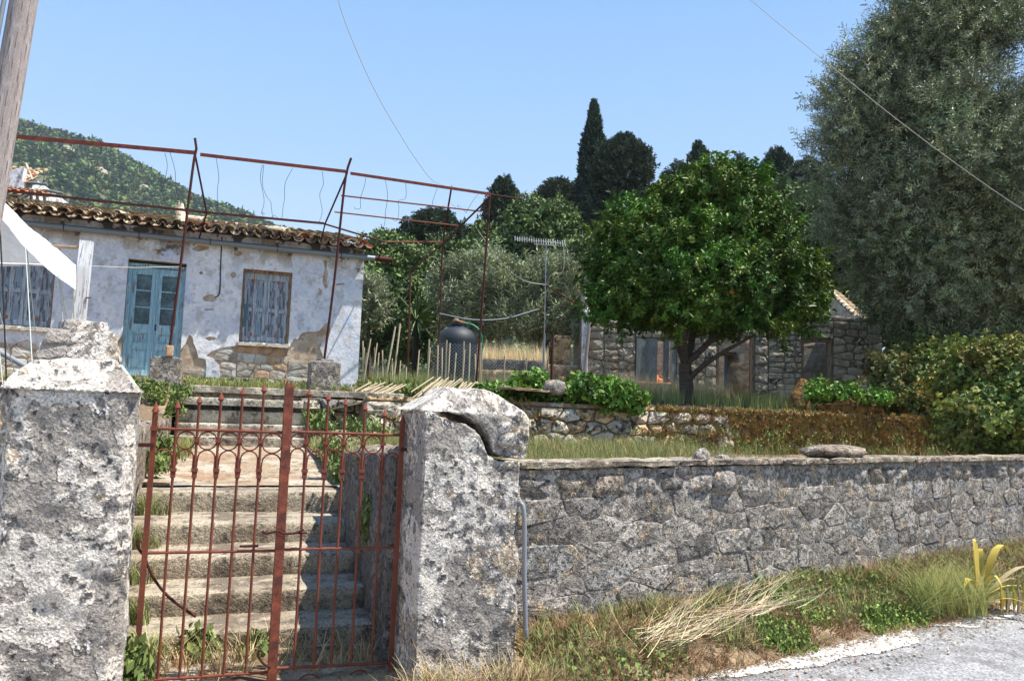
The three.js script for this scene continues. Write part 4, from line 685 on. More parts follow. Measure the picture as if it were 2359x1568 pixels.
// ================================================================ the roofless ruin
{
  const o = atD(1352, 930, 21), RY = 1.85, t = thing('ruined_cottage', 'roofless grey stone cottage behind the orange tree', 'ruin', [o.x, RY, o.z], YAW);
  const S = 21 / F, u = (px) => (px - 1352) * S, Wd = u(2032), Ht = 2.48;
  const win = [u(1460), .58, u(1556), 1.80], d1 = [u(1648), 0, u(1737), 1.95], d2 = [u(1845), 0, u(1918), 1.93];
  const rc = ([a, b, c, d]) => [[a, b], [c, b], [c, d], [a, d]];
  const topE = []; for (let i = 0; i <= 16; i++) topE.push([Wd * (1 - i / 16), Ht + (i < 3 ? 0 : .10 * (noise3(i * 1.7, 3, 1) - .6))]);
  const outline = [[0, -.4], [d1[0], -.4], [d1[0], d1[3]], [d1[2], d1[3]], [d1[2], -.4], [d2[0], -.4], [d2[0], d2[3]], [d2[2], d2[3]], [d2[2], -.4], [Wd, -.4], ...topE];
  obj('front_wall', metricUV(extrude(outline, .5, 0, [rc(win)]).translate(0, 0, -.5)), M.mortarGrey, t);
  const mats = [M.ruinA, M.ruinA, M.ruinB, M.ruinA, M.ruinB];
  const open = (x, y) => [win, d1, d2].some(([a, b, c, d]) => x > a - .02 && x < c + .02 && y > b - .02 && y < d + .02);
  const R = (a, b, c, d, s, w = .36, h = .185) => rubble(t, [a, b, c, d], w, h, .016, .022, .02, mats, s, { z: .0, back: .03, jit: .35, crisp: true });
  R(0, -.05, .42, Ht - .05, 201, .40, .26); R(.42, -.05, win[0], Ht - .05, 202, .34, .19); R(win[0], -.05, win[2], win[1], 203); R(win[0], win[3], win[2], Ht - .05, 204); R(win[2], -.05, d1[0] - .3, Ht - .05, 205); R(d1[0] - .3, -.05, d1[0], d1[3], 206, .36, .30); R(d1[0] - .3, d1[3], d1[2] + .3, Ht - .05, 207); R(d1[2], -.05, d1[2] + .36, d1[3], 208, .36, .24); R(d1[2] + .36, -.05, d2[0], Ht - .05, 209, .28, .15); R(d2[0], d2[3], d2[2], Ht - .05, 210); R(d2[2], -.05, Wd - .4, Ht - .05, 211, .34, .2); R(Wd - .4, -.05, Wd, Ht - .05, 212, .40, .27);
  // gables, back wall, inner partition with its own doorway
  const gable = (x) => metricUV(extrude([[0, -.4], [0, Ht], [-2.6, Ht + 1.15], [-5.2, Ht], [-5.2, -.4]], .45).rotateY(-Math.PI / 2).scale(1, 1, 1).translate(x, 0, 0));
  const gl = obj('gable_wall', roughen(extrude([[.5, -.4], [.5, Ht], [2.6, Ht + 1.25], [5.2, Ht], [5.2, -.4]], .45).rotateY(Math.PI / 2), .3, .03, 3, 5, { it: 6 }), M.ruinA, t); gl.position.x = .0;
  const gr = obj('gable_wall', roughen(extrude([[.5, -.4], [.5, Ht + .05], [2.6, Ht + 1.15], [5.2, Ht], [5.2, -.4]], .45).rotateY(Math.PI / 2), .3, .03, 3, 6, { it: 6 }), M.ruinA, t); gr.position.x = Wd - .45;
  obj('back_wall', roughen(bx(Wd, Ht + .3, .4, Wd / 2, Ht / 2 - .2, -5.0), .4, .04, 3, 7, { it: 5 }), M.ruinA, t);
  obj('partition', roughen(extrude([[2.9, -.3], [u(1663), -.3], [u(1663), 1.55], [u(1722), 1.55], [u(1722), -.3], [Wd - .5, -.3], [Wd - .5, 2.0], [2.9, 2.2]], .3).translate(0, 0, -2.3), .3, .03, 3, 8, { it: 6 }), M.ruinA, t);
  obj('inner_beam', bx(1.1, .1, .2, (u(1663) + u(1722)) / 2, 1.6, -1.93), M.barkDark, t);
  obj('rubble_heap', place(boulder(1.0, 33, 1.6, .6, 1.1, 4), 2.0, .35, -2.8), M.tileRed, t);
  obj('inner_floor', bx(Wd - .9, .1, 4.0, Wd / 2, -.1, -2.6), M.soil, t);
  // gable coping tiles
  for (let i = 0; i < 9; i++) for (const k of [0, 1]) { const f = i / 9, q = obj('roof_tile', TILES[(i + k) % 3], k ? M.tileGrey : M.tile, t); q.position.set(Wd - .36 + k * .2, Ht + .05 + f * 1.08, -.45 - f * 2.05); q.rotation.set(.46, .2 * (k - .5), .1 * (i % 3 - 1)); }
  for (let i = 0; i < 8; i++) obj('stone', place(boulder(.10 + .03 * (i % 3), 40 + i, 1.3, .6, 1, 2), Wd - 1.4 + i * .17, Ht + .03, -.2), M.ruinA, t);
  for (let i = 0; i < 4; i++) obj('stone', place(boulder(.16 - .02 * i, 60 + i, 1.2, .8, 1, 2), .2 + .06 * i, Ht + 1.2 - i * .18, -2.5 + .3 * i), M.limestone, t);
  // joinery
  const fr = ([a, b, c, d], w, z) => [bx(w, d - b, .14, a + w / 2, (b + d) / 2, z), bx(w, d - b, .14, c - w / 2, (b + d) / 2, z), bx(c - a - 2 * w, w, .14, (a + c) / 2, d - w / 2, z)].map(metricUV);
  obj('window_frame', fr([win[0] + .005, win[1], win[2] - .005, win[3]], .06, -.12), M.greyBoard, t);
  obj('window_sill', bx(win[2] - win[0] + .1, .06, .3, (win[0] + win[2]) / 2, win[1] - .03, -.09), M.rubbleGrey, t);
  for (const [a, w, r, z] of [[win[0] + .03, .30, .08, .03], [win[0] + .33, .26, -.12, .03], [win[2] - .36, .16, .3, .0], [win[2] - .18, .17, .1, .02]]) { const s = obj('shutter', metricUV(bx(w, win[3] - win[1] - .05, .03, w / 2, 0, 0)), M.greyBoard, t); s.position.set(a, (win[1] + win[3]) / 2, z); s.rotation.y = r; }
  obj('door_frame', fr([d1[0], 0, d1[2], d1[3]], .08, -.1), M.frameWood, t); obj('door_frame', fr([d2[0], 0, d2[2], d2[3]], .08, -.12), M.frameWood, t);
  obj('door_jamb', bx(.07, 1.5, .1, u(1716), .78, -1.95), mat({ color: new THREE.Color(.16, .22, .3) }), t);
  // whitewashed drainpipe pier on the corner
  obj('corner_pier', roughen(new THREE.BoxGeometry(.16, 2.55, .3).translate(-.09, 1.2, -.1), .08, .02, 6, 9, { it: 7 }), M.white, t);
  obj('corner_post', bar(V(-.16, .0, .2), V(.0, 2.2, .08), .05, 7), M.poleWood, t);
}
tag(obj('iron_strut', bar(atD(1256, 656, 19.5), atD(1340, 708, 20.8), .02, 6), M.rustDark), 'dark iron strut between antenna pole and ruined cottage', 'strut');

// ================================================================ garden: tank, canes, wire fence, antenna, little walls
{
  const c = atD(1052, 800, 17), t = thing('water_tank', 'black plastic water tank behind the wire fence', 'water tank', [c.x, 1.8, c.z]);
  const P = [[.0, 0], [.40, 0], [.44, .06], [.44, .5], [.45, .52], [.44, .56], [.44, 1.22], [.42, 1.34], [.33, 1.46], [.2, 1.52], [.18, 1.52], [.18, 1.60], [0, 1.60]].map(([x, y]) => new THREE.Vector2(x, y));
  obj('shell', new THREE.LatheGeometry(P, 32), M.tank, t); obj('lid', new THREE.CylinderGeometry(.19, .19, .05, 24).translate(0, 1.60, 0), M.tank, t);
  obj('tile', place(bx(.34, .03, .12), .05, 1.65, .05, 0, .4, -.12), M.brick, t); obj('stone', place(boulder(.06, 3, 1, .7, 1, 2), -.05, 1.68, .05), M.limestoneWarm, t);
  obj('hose', tube([V(.12, 1.62, .1), V(.28, 1.58, .22), V(.42, 1.45, .28), V(.49, 1.2, .26), V(.47, .8, .28), V(.5, .3, .3), V(.62, .05, .4)], .022, 40, 7), M.hose, t);
}
{
  const cane = (a, b, D, top, lean, r = .014) => { const p = atD(a, b, D), y = upY(p.x, p.z), h = p.y - y + .0, t = obj('garden_cane', tube([V(lean * 1.0, -.1, 0), V(lean * .5, h * .5, .02), V(0, h, 0)], r, 10, 5), M.cane); t.position.set(p.x, y, p.z); tag(t, top, 'cane', 'canes stuck in the vegetable patch'); };
  const lab = 'dry garden cane pushed into the vegetable patch';
  for (const [x, y, l] of [[835, 785, .06], [845, 812, -.05], [853, 780, -.12], [862, 800, .08], [872, 812, -.02], [880, 806, .05], [903, 825, .02], [922, 830, -.03], [935, 845, .02], [838, 800, .1], [849, 800, -.1], [868, 790, -.09]]) cane(x, y, 15.2, lab, l, .013);
  cane(910, 752, 15, 'tall pale garden cane with its tip bent aside', -.18, .018); cane(921, 745, 15, 'tallest pale garden cane beside the bent one', -.1, .018);
  for (const [x, y] of [[1018, 800], [1036, 790], [1050, 812], [1070, 805], [1082, 790], [1094, 815], [1028, 815], [1008, 795], [990, 800], [965, 806]]) cane(x, y, 15.4, 'pale fence stake in the wire mesh before the tank', .02 * ((x % 5) - 2), .014);
  const mesh = (name, label, ax, ay, bx_, by, D1, D2, h) => {
    const a = atD(ax, ay, D1), b = atD(bx_, by, D2), ya = upY(a.x, a.z), t = thing(name, label, 'fence', [a.x, ya, a.z]); const d = b.clone().sub(a).setY(0), L = d.length(); d.normalize(); const P = (u, v) => d.clone().multiplyScalar(u).setY(v), rods = [];
    const s = .075; for (let u = -h; u < L; u += s) for (const k of [1, -1]) { let u0 = k > 0 ? u : u + h, v0 = 0, u1 = k > 0 ? u + h : u, v1 = h; const cut = (uu, vv, uo, vo, lim) => { const f = (lim - uo) / (uu - uo); return [lim, vo + (vv - vo) * f]; }; if (u0 < 0) [u0, v0] = cut(u1, v1, u0, v0, 0); if (u1 < 0) [u1, v1] = cut(u0, v0, u1, v1, 0); if (u0 > L) [u0, v0] = cut(u1, v1, u0, v0, L); if (u1 > L) [u1, v1] = cut(u0, v0, u1, v1, L); if (Math.abs(v1 - v0) > .03) rods.push(bar(P(u0, v0), P(u1, v1), .003, 3)); }
    obj('wire_mesh', rods, M.alu, t); for (let u = 0; u <= L + .01; u += L / 3) obj('fence_stake', bar(P(u, 0), P(u, h + .06), .016, 6), M.reed, t);
  };
  mesh('wire_fence', 'diamond wire mesh fence in front of the black tank', 985, 850, 1105, 850, 15.6, 15.9, 1.05);
  mesh('wire_fence', 'wire mesh fence between the tank and the rusty post', 1108, 860, 1260, 862, 16, 17, .75);
  const postT = (px, y0, D, r, m, label, name) => { const p = atD(px, y0, D), y = 1.75; tag(obj(name, bar(V(p.x, y, p.z), V(p.x, p.y, p.z), r, 8), m), label, 'post'); };
  postT(1273, 770, 13.6, .024, M.rustDark, 'dark rusty post among the broad green leaves', 'iron_post');
  postT(1254, 768, 14.6, .022, M.galv, 'grey metal post with a short crossbar next to the rusty post', 'metal_post');
  const an = atD(1258, 562, 20), t = thing('antenna', 'television antenna on a thin metal pole', 'antenna', [an.x, 1.8, an.z]), q = (px, py, D = 20) => atD(px, py, D).sub(t.position);
  obj('pole', bar(q(1252, 870), q(1258, 560), .015, 8), M.alu, t); const a = q(1186, 549), b = q(1301, 561); obj('boom', bar(a, b, .009, 6), M.alu, t); obj('brace', bar(q(1230, 562), q(1282, 566), .014, 6), M.alu, t);
  for (let i = 0; i < 22; i++) { const p = a.clone().lerp(b, i / 21), l = .05 + .03 * (i > 15 ? 1.4 : 1); obj('element', bar(p.clone().add(V(-.02, -l, l * .8)), p.clone().add(V(.02, l, -l * .8)), .0045, 4), M.alu, t); }
  obj('lead', tube([q(1298, 560), q(1299, 610), q(1294, 628), q(1272, 632), q(1257, 655)], .008, 24, 5), M.wireWhite, t);
  const low = (label, ax, ay, b_, by, D, h, m) => { const p = atD(ax, ay, D), e = atD(b_, by, D), w = thing('garden_wall', label, 'wall', [p.x, p.y - h, p.z], YAW); obj('wall_body', roughen(bx(p.distanceTo(e), h + .6, .35, p.distanceTo(e) / 2, h / 2 - .3, -.17), .12, .03, 4, ax, { it: 7, amp2: .015, freq2: 9 }), m, w); return w; };
  low('low grey garden wall topped by tall yellow grass', 1108, 826, 1246, 828, 20, .4, M.limestoneDark); low('lower garden wall nearer to the wire fence', 1104, 851, 1250, 853, 18, .45, M.rubbleWarm);
  low('small rubble hut wall behind the metal post', 1275, 772, 1316, 772, 23, .9, M.rubbleWarm); low('pale garden step beside the ruined cottage', 1240, 838, 1334, 838, 21, .25, M.landing); low('lower garden step close to the cottage corner', 1290, 868, 1334, 868, 19, .2, M.landing);
  const reeds = (label, cx, cy, D, n, w, seed, tilt) => { const p = atD(cx, cy, D), r = rng(seed), g = thing('reed_bundle', label, 'reeds', [p.x, upY(p.x, p.z), p.z]); for (let i = 0; i < n; i++) { const x = (i / n - .5) * w + (r() - .5) * .06, y = .02 + r() * .10, L = .30 + r() * .2; obj('reed', bar(V(x - L * .4, y - .02, .32 + r() * .1), V(x + L * .5, y + .20 * tilt, .05 - r() * .1), .011 + .004 * r(), 5), M.reed, g); } };
  reeds('bundle of dry reeds lying on the terrace edge by the house', 868, 893, 12.9, 16, .6, 5, .7); reeds('larger bundle of dry reeds propped beside the green leaves', 1020, 888, 12.6, 26, .8, 6, 1.2);
  const tl = atD(900, 865, 14.2); const q2 = obj('ridge_tile', TILES[1], M.tileRed); q2.position.set(tl.x, upY(tl.x, tl.z) + .05, tl.z); q2.rotation.set(0, 1.4, 0); tag(q2, 'single red clay tile lying in the vegetable patch', 'tile');
  const rk = (px, py, D, r, s, label) => { const p = atD(px, py, D); tag(obj('loose_rock', place(boulder(r, s, 1.2, .8, 1, 3), p.x, p.y, p.z), M.limestone), label, 'rock'); };
  rk(1278, 893, 12.25, .15, 71, 'grey rock lying on the terrace wall before the broad leaves'); 
  const sl = atD(1205, 898, 12.1); tag(obj('thin_slab', place(roughen(bx(.65, .035, .5), .06, .012, 6, 4), sl.x, sl.y + .01, sl.z, .05, .2, -.03), M.landing), 'thin rusty slab lying above the cracked pillar', 'slab');
  const st = atD(1838, 895, 15.2); tag(obj('tree_stump', limb([V(st.x, 1.7, st.z), V(st.x + .05, 2.0, st.z), V(st.x + .2, 2.35, st.z - .1)], .24, .12, 12, 10), M.moss), 'mossy broken stump in front of the cottage doorway', 'stump');
  const hp = atD(1960, 925, 14.7); tag(obj('earth_heap', place(roughen(boulder(.55, 91, 1.2, .36, .7, 3), .06, .10, 3.5, 5, { amp2: .03, freq2: 12, it: 6 }), hp.x, 1.84, hp.z), M.moss), 'mossy brown earth heap on top of the terrace wall', 'heap');
}

// ================================================================ plants
function blades(list) { // list of leaves {p, d, n, l, w, c, fold} -> folded blades
  const P = [], C = [], I = [], UV = [];
  for (const { p, d, n, l, w, c = 1, fold = .25, bend = 0 } of list) {
    const side = d.clone().cross(n).normalize(), up = side.clone().cross(d).normalize(), k = P.length / 3;
    const mid = p.clone().addScaledVector(d, l * .48), tip = p.clone().addScaledVector(d, l).addScaledVector(up, -bend * l);
    for (const q of [p, mid.clone().addScaledVector(side, w / 2).addScaledVector(up, fold * w), tip, mid.clone().addScaledVector(side, -w / 2).addScaledVector(up, fold * w)]) { P.push(q.x, q.y, q.z); C.push(c, c, c); UV.push(q.x, q.y); }
    I.push(k, k + 1, k + 2, k, k + 2, k + 3);
  }
  const g = new THREE.BufferGeometry(); g.setAttribute('position', new THREE.Float32BufferAttribute(P, 3)); g.setAttribute('color', new THREE.Float32BufferAttribute(C, 3)); g.setAttribute('uv', new THREE.Float32BufferAttribute(UV, 2)); g.setIndex(I); g.computeVertexNormals(); return g;
}
const rdir = (r, up = 0) => { const z = r() * 2 - 1, a = r() * 6.2832, s = Math.sqrt(1 - z * z); return V(s * Math.cos(a), z + up, s * Math.sin(a)).normalize(); };
function sprig(n, L, l, w, spread, seed, o = {}) {            // leaves along a twig that runs up +y
  const r = rng(seed), list = [];
  for (let i = 0; i < n; i++) { const t = (i + r()) / n, a = i * 2.4 + r(), d = V(Math.cos(a) * spread, 1 - spread * .5 + (r() - .5) * .5, Math.sin(a) * spread).normalize(); list.push({ p: V((r() - .5) * (o.wide ?? .03), t * L, (r() - .5) * (o.wide ?? .03)), d, n: rdir(r, .8), l: l * (.7 + .6 * r()), w: w * (.75 + .5 * r()), c: .65 + .7 * r(), bend: o.bend ?? .15, fold: o.fold ?? .25 }); }
  return blades(list);
}
function puff(n, R, l, w, seed) { const r = rng(seed), list = []; for (let i = 0; i < n; i++) { const d = rdir(r, .25), p = d.clone().multiplyScalar(R * (.45 + .55 * r())); list.push({ p, d: rdir(r, .3), n: d, l: l * (.6 + .8 * r()), w: w * (.6 + .8 * r()), c: .6 + .8 * r() }); } return blades(list); }
function tuft(n, h, w, seed, droop = .35) {                   // grass tuft, three-piece blades
  const r = rng(seed), P = [], C = [], I = [], UV = [];
  for (let b = 0; b < n; b++) {
    const a = r() * 6.2832, lean = droop * (.3 + r()), H = h * (.5 + .7 * r()), bw = w * (.6 + .8 * r()), ox = (r() - .5) * h * .35, oz = (r() - .5) * h * .35, ca = Math.cos(a), sa = Math.sin(a), c = .65 + .7 * r(), k = P.length / 3;
    for (let s = 0; s <= 3; s++) { const t = s / 3, y = H * t * (1 - .25 * lean * t), d = H * lean * t * t, ww = bw * (1 - t * .92) / 2; for (const e of [-1, 1]) { P.push(ox + ca * d - sa * ww * e, y, oz + sa * d + ca * ww * e); C.push(c, c, c); UV.push(t, e); } }
    for (let s = 0; s < 3; s++) { const q = k + s * 2; I.push(q, q + 1, q + 3, q, q + 3, q + 2); }
  }
  const g = new THREE.BufferGeometry(); g.setAttribute('position', new THREE.Float32BufferAttribute(P, 3)); g.setAttribute('color', new THREE.Float32BufferAttribute(C, 3)); g.setAttribute('uv', new THREE.Float32BufferAttribute(UV, 2)); g.setIndex(I); g.computeVertexNormals(); return g;
}
const LM = {
  orange: leafMat(.075, .17, .020, .2, .5), olive: leafMat(.25, .30, .165, 0, .45), oliveBush: leafMat(.31, .335, .19, 0, .6), cypress: leafMat(.064, .092, .052, 0, .85), pine: leafMat(.088, .115, .062, 0, .85), broad: leafMat(.125, .175, .055, 0, .7), bramble: leafMat(.19, .28, .06, .2, .65), cover: leafMat(.14, .28, .045, .2, .5), weed: leafMat(.19, .24, .075, .1, .8), grass: leafMat(.26, .30, .11, .1, .8), dry: leafMat(.46, .36, .21, 0, .9), straw: leafMat(.66, .56, .36, 0, .9), brownDry: leafMat(.27, .17, .095, 0, .9), hill: leafMat(.095, .145, .042, 0, .9), yellow: leafMat(.62, .46, .09, .1, .7), yucca: leafMat(.14, .21, .07, 0, .6),
};
const UPV = V(0, 1, 0);
function crownItems(lobes, n, seed, { s = [.8, 1.3], gap = .42, gf = 1.6, shell = .5, up = .4, tint = .35, warm = 0, clumps = 0, cr = .4 } = {}) {
  const r = rng(seed), items = [], tot = lobes.reduce((a, l) => a + l[3] * l[4], 0), q = new THREE.Quaternion();
  let guard = 0; const K = [];
  for (let i = 0; i < clumps * 3 && K.length < clumps; i++) { let k = r() * tot, L; for (L of lobes) { k -= L[3] * L[4]; if (k < 0) break; } const d = rdir(r), f = 1 - .55 * Math.pow(r(), 1.6) + .06 * r(), c = V(L[0] + d.x * L[3] * f, L[1] + d.y * L[4] * f, L[2] + d.z * (L[5] ?? L[3]) * f); if (fbm3(c.x * gf + seed, c.y * gf, c.z * gf, 2) < gap) continue; K.push([c, d, cr * (.45 + 1.2 * r() * r() + .2 * r()), .72 + .56 * r(), 1 + warm * 1.2 * (r() - .25)]); }
  while (K.length && items.length < n) {                      // leaf sprays gathered round branch tips, so that clumps shade one another
    const [c, d, R, tone, hue] = K[Math.floor(r() * K.length)], e = rdir(r), f = Math.pow(r(), .45) * (r() < .12 ? 1.35 : 1), p = V(c.x + e.x * R * f, c.y + e.y * R * f * .8, c.z + e.z * R * f);
    const o = e.clone().lerp(d, .35).lerp(rdir(r), .35).add(V(0, up, 0)).normalize(); q.setFromUnitVectors(UPV, o); const g = tone * (1 - tint + 2 * tint * r()), y = hue * (1 + warm * .6 * r());
    items.push({ p, s: s[0] + (s[1] - s[0]) * r(), q: q.clone().multiply(new THREE.Quaternion().setFromAxisAngle(UPV, r() * 6.28)), c: [g * y, g, g * (.85 + .3 * r())] });
  }
  while (items.length < n && guard++ < n * 8) {
    let k = r() * tot, L; for (L of lobes) { k -= L[3] * L[4]; if (k < 0) break; }
    const d = rdir(r), f = 1 - shell * Math.pow(r(), 1.7) + (r() < .14 ? .16 * r() : 0), p = V(L[0] + d.x * L[3] * f, L[1] + d.y * L[4] * f, L[2] + d.z * (L[5] ?? L[3]) * f);
    const w = .16 * L[3]; p.x += (noise3(p.x * 2, p.y * 2, 1) - .5) * w; p.y += (noise3(p.x * 2, 4, p.z * 2) - .5) * w; 
    if (fbm3(p.x * gf + seed, p.y * gf, p.z * gf, 3) < gap * (.75 + .35 * f)) continue;
    const o = d.clone().lerp(rdir(r), .55).add(V(0, up, 0)).normalize();
    q.setFromUnitVectors(UPV, o); const g = 1 - tint + 2 * tint * r(), y = 1 + warm * r();
    items.push({ p, s: s[0] + (s[1] - s[0]) * r(), q: q.clone().multiply(new THREE.Quaternion().setFromAxisAngle(UPV, r() * 6.28)), c: [g * y, g, g * (.85 + .3 * r())] });
  }
  return items;
}
const G = { citrus: sprig(20, .22, .105, .050, .95, 1, { bend: .2 }), olive: sprig(30, .34, .068, .0155, .85, 2, { wide: .06, bend: .05 }), oliveFar: sprig(22, .55, .16, .035, .8, 3, { wide: .14 }), conifer: puff(46, .34, .22, .075, 4), coniferSpray: sprig(34, .8, .20, .07, .7, 5, { wide: .16, bend: -.1 }), broad: puff(38, .34, .19, .11, 6), leafy: puff(16, .14, .085, .06, 7), hillBush: puff(30, .9, .75, .55, 8), cover: puff(16, .12, .10, .072, 9), weed: puff(16, .09, .05, .03, 10), bramble: sprig(16, .3, .075, .058, .95, 11, { wide: .08, bend: .25 }), grassTall: tuft(12, .38, .009, 12, .4), grassLow: tuft(12, .16, .008, 13, .6), dry: tuft(11, .24, .007, 14, .9), ears: tuft(9, .6, .010, 15, .3) };
function tree(name, label, base, limbs, lobes, leaf, m, n, seed, o = {}, bark = M.bark) {
  const t = thing(name, label, o.cat ?? 'tree', base.toArray(), 0, o.group), rel = lobes.map((l) => [l[0] - base.x, l[1] - base.y, l[2] - base.z, ...l.slice(3)]);
  const rb = limbs.map(([pts, a, b]) => limb(pts.map((p) => p.clone().sub(base)), a, b)); const tr = obj('trunk', rb[0], bark, t); for (const b of rb.slice(1)) obj('limb', b, bark, tr);
  scatter('crown', leaf, m, crownItems(rel, n, seed, o), t); return t;
}
const lobe = (px, py, D, rpx, k = 1, kz = 1) => { const p = atD(px, py, D), r = rpx * D / F; return [p.x, p.y, p.z, r, r * k, r * kz]; };

// orange tree
{
  const b = atD(1583, 932, 16).setY(1.78), f = atD(1578, 838, 16), l = [lobe(1626, 521, 16, 108), lobe(1515, 586, 16, 90), lobe(1738, 595, 16, 90), lobe(1458, 641, 15.8, 61), lobe(1594, 654, 15.3, 108), lobe(1721, 668, 15.4, 84), lobe(1795, 679, 16, 55), lobe(1613, 460, 16, 58), lobe(1693, 469, 16.3, 61), lobe(1496, 683, 15.5, 69), lobe(1626, 658, 17.2, 108), lobe(1611, 681, 15.8, 65, .7), lobe(1438, 558, 16.2, 36), lobe(1561, 474, 16.4, 47), lobe(1758, 502, 16.6, 40), lobe(1400, 632, 15.8, 28), lobe(1824, 632, 15.9, 33), lobe(1843, 707, 16, 26), lobe(1651, 414, 16.2, 28), lobe(1726, 428, 16.3, 26), lobe(1470, 511, 16.2, 31), lobe(1413, 707, 15.6, 29), lobe(1795, 741, 15.6, 29), lobe(1536, 715, 15.6, 33, .6), lobe(1783, 558, 16.2, 33)];
  const br = (px, py, D) => atD(px, py, D), t = tree('orange_tree', 'rounded glossy green orange tree before the roofless cottage', b, [[[b, b.clone().lerp(f, .5), f], .17, .13], [[f, br(1565, 800, 15.9), br(1535, 740, 15.7), br(1490, 660, 15.6)], .085, .03], [[f, br(1590, 800, 16.1), br(1600, 740, 16.2), br(1620, 600, 16.2)], .09, .03], [[f, br(1605, 815, 15.9), br(1650, 770, 15.8), br(1720, 690, 15.6)], .075, .03], [[b.clone().lerp(f, .55), br(1610, 850, 15.8), br(1660, 815, 15.7), br(1740, 770, 15.6)], .06, .025], [[f, br(1575, 790, 15.7), br(1580, 720, 15.5), br(1560, 620, 15.3)], .08, .03]], l, G.citrus, LM.orange, 9000, 301, { s: [.75, 1.35], gap: .43, gf: .9, clumps: 360, cr: .42, up: .35, tint: .4, warm: .45 });
  const r = rng(8); for (const [px, py, D] of [[1432, 638, 15.4], [1452, 662, 15.3], [1685, 673, 14.5], [1772, 660, 14.9]]) { const p = atD(px, py, D).sub(b); obj('orange_fruit', new THREE.SphereGeometry(.042, 10, 8).translate(p.x, p.y, p.z), mat({ color: new THREE.Color(.75, .22, .015), roughness: .5 }), t); }
}
// big olive at the side of the street wall
{
  const b = atD(2470, 1000, 19).setY(1.7), l = [lobe(2370, 150, 18.6, 238), lobe(2152, 250, 18.2, 145), lobe(2027, 300, 18.2, 97), lobe(2220, 430, 17.8, 176), lobe(2047, 450, 18.0, 110), lobe(2170, 85, 18.4, 119), lobe(2430, 470, 17.6, 202), lobe(2132, 580, 18.2, 119), lobe(2290, 600, 18.2, 123), lobe(2480, 200, 18.0, 246), lobe(1957, 230, 18.4, 55), lobe(1927, 385, 18.3, 51), lobe(2107, 20, 18.6, 70), lobe(2017, 560, 18.4, 84), lobe(2240, 330, 16.8, 123), lobe(2180, 690, 18.6, 92, .7), lobe(1912, 300, 18.2, 35), lobe(1992, 180, 18.4, 53), lobe(2072, 110, 18.4, 53), lobe(1942, 480, 18.2, 44)];
  const p = (x, y, D) => atD(x, y, D); tree('olive_tree', 'huge silvery olive tree rising behind the brambles', b, [[[b, p(2460, 860, 19.0), p(2420, 700, 18.8), p(2380, 560, 18.6)], .42, .24], [[p(2420, 700, 18.8), p(2320, 640, 18.4), p(2240, 610, 18.2), p(2120, 560, 18.2)], .18, .06], [[p(2380, 560, 18.6), p(2330, 400, 18.2), p(2200, 260, 18.3), p(2080, 180, 18.4)], .2, .06], [[p(2380, 560, 18.6), p(2420, 330, 18.4), p(2380, 120, 18.4)], .18, .06], [[p(2320, 640, 18.4), p(2200, 470, 18.0), p(2060, 400, 18.1)], .12, .05]], l, G.olive, LM.olive, 27000, 311, { s: [.9, 1.7], gap: .42, gf: .5, clumps: 620, cr: .62, up: .15, tint: .45, warm: .15 }, M.barkDark);
}
// background trees; each crown is read off its outline in the photograph
const gnd = (px, D) => { const p = atD(px, 900, D); return V(p.x, (p.z > -11.3 ? lawnY(p.x, p.z) : upY(p.x, p.z)) - .1, p.z); };
function conifer(label, px, top, D, wpx, bottom, m, seed, prof, n, name = 'cypress_tree') {
  const b = gnd(px, D), H = atD(px, top, D).y - b.y, R = wpx / 2 * D / F, r = rng(seed), items = [], yb = Math.max(.6, atD(px, bottom, D).y - b.y), q = new THREE.Quaternion();
  const t = thing(name, label, 'tree', b.toArray(), 0, 'dark conifers beyond the garden'); obj('trunk', limb([V(0, 0, 0), V(.1, H * .5, 0), V(0, H * .97, 0)], .05 * Math.max(R, 1) + .12, .03, 8, 6), M.barkDark, t);
  for (let i = 0; i < n; i++) { const f = Math.pow(r(), .85), y = yb + (H - yb) * f, a = r() * 6.283, bump = .45 + .95 * noise3(Math.cos(a) * 2.0 + seed, y * (prof === 'slim' ? .5 : .55), Math.sin(a) * 2.0), k = prof === 'slim' ? Math.min(1, Math.pow((1 - f) * 1.8, .72)) : prof === 'tier' ? (1 - f) * 1.05 * (.55 + .65 * Math.abs(Math.sin(y * 2.1 + noise3(a, y, 1) * 2))) + .06 : Math.pow(Math.max(0, 1 - Math.pow(f, 1.9)), .6) * bump; const rr = R * k * (prof === 'slim' ? .72 + .3 * bump : 1.1) * (1 - .45 * Math.pow(r(), 2) + (r() < .16 ? .28 * r() : 0)); const o = V(Math.cos(a), prof === 'slim' ? 2.4 : .5, Math.sin(a)).lerp(rdir(r), .3).normalize(); q.setFromUnitVectors(UPV, o); const g = .4 + 1.3 * r() * r() + .2 * r(); items.push({ p: V(Math.cos(a) * rr, y, Math.sin(a) * rr), s: (.75 + .6 * r()) * clamp(D / 50, .6, 1.5) * (prof === 'tier' ? .9 : 1) * (.38 + .62 * Math.min(1, (1 - f) * (prof === 'slim' ? 3.2 : 5))), q: q.clone(), c: [g, g, g] }); }
  scatter('crown', G.coniferSpray, m, items, t);
}
conifer('tall slim dark cypress spire rising above the trees', 1350, 238, 58, 50, 700, LM.cypress, 401, 'slim', 2600);
conifer('broad dark cypress leaning against the tall slim spire', 1425, 312, 56, 135, 640, LM.pine, 402, 'full', 2800);
conifer('ragged dark conifer with a flat broken top', 1270, 414, 62, 100, 640, LM.pine, 403, 'full', 1300);
conifer('spiky dark conifer behind the sagging cable', 1142, 408, 58, 100, 700, LM.pine, 404, 'tier', 1500);
conifer('round topped dark conifer above the rear pergola post', 985, 484, 46, 140, 720, LM.pine, 405, 'full', 1900);
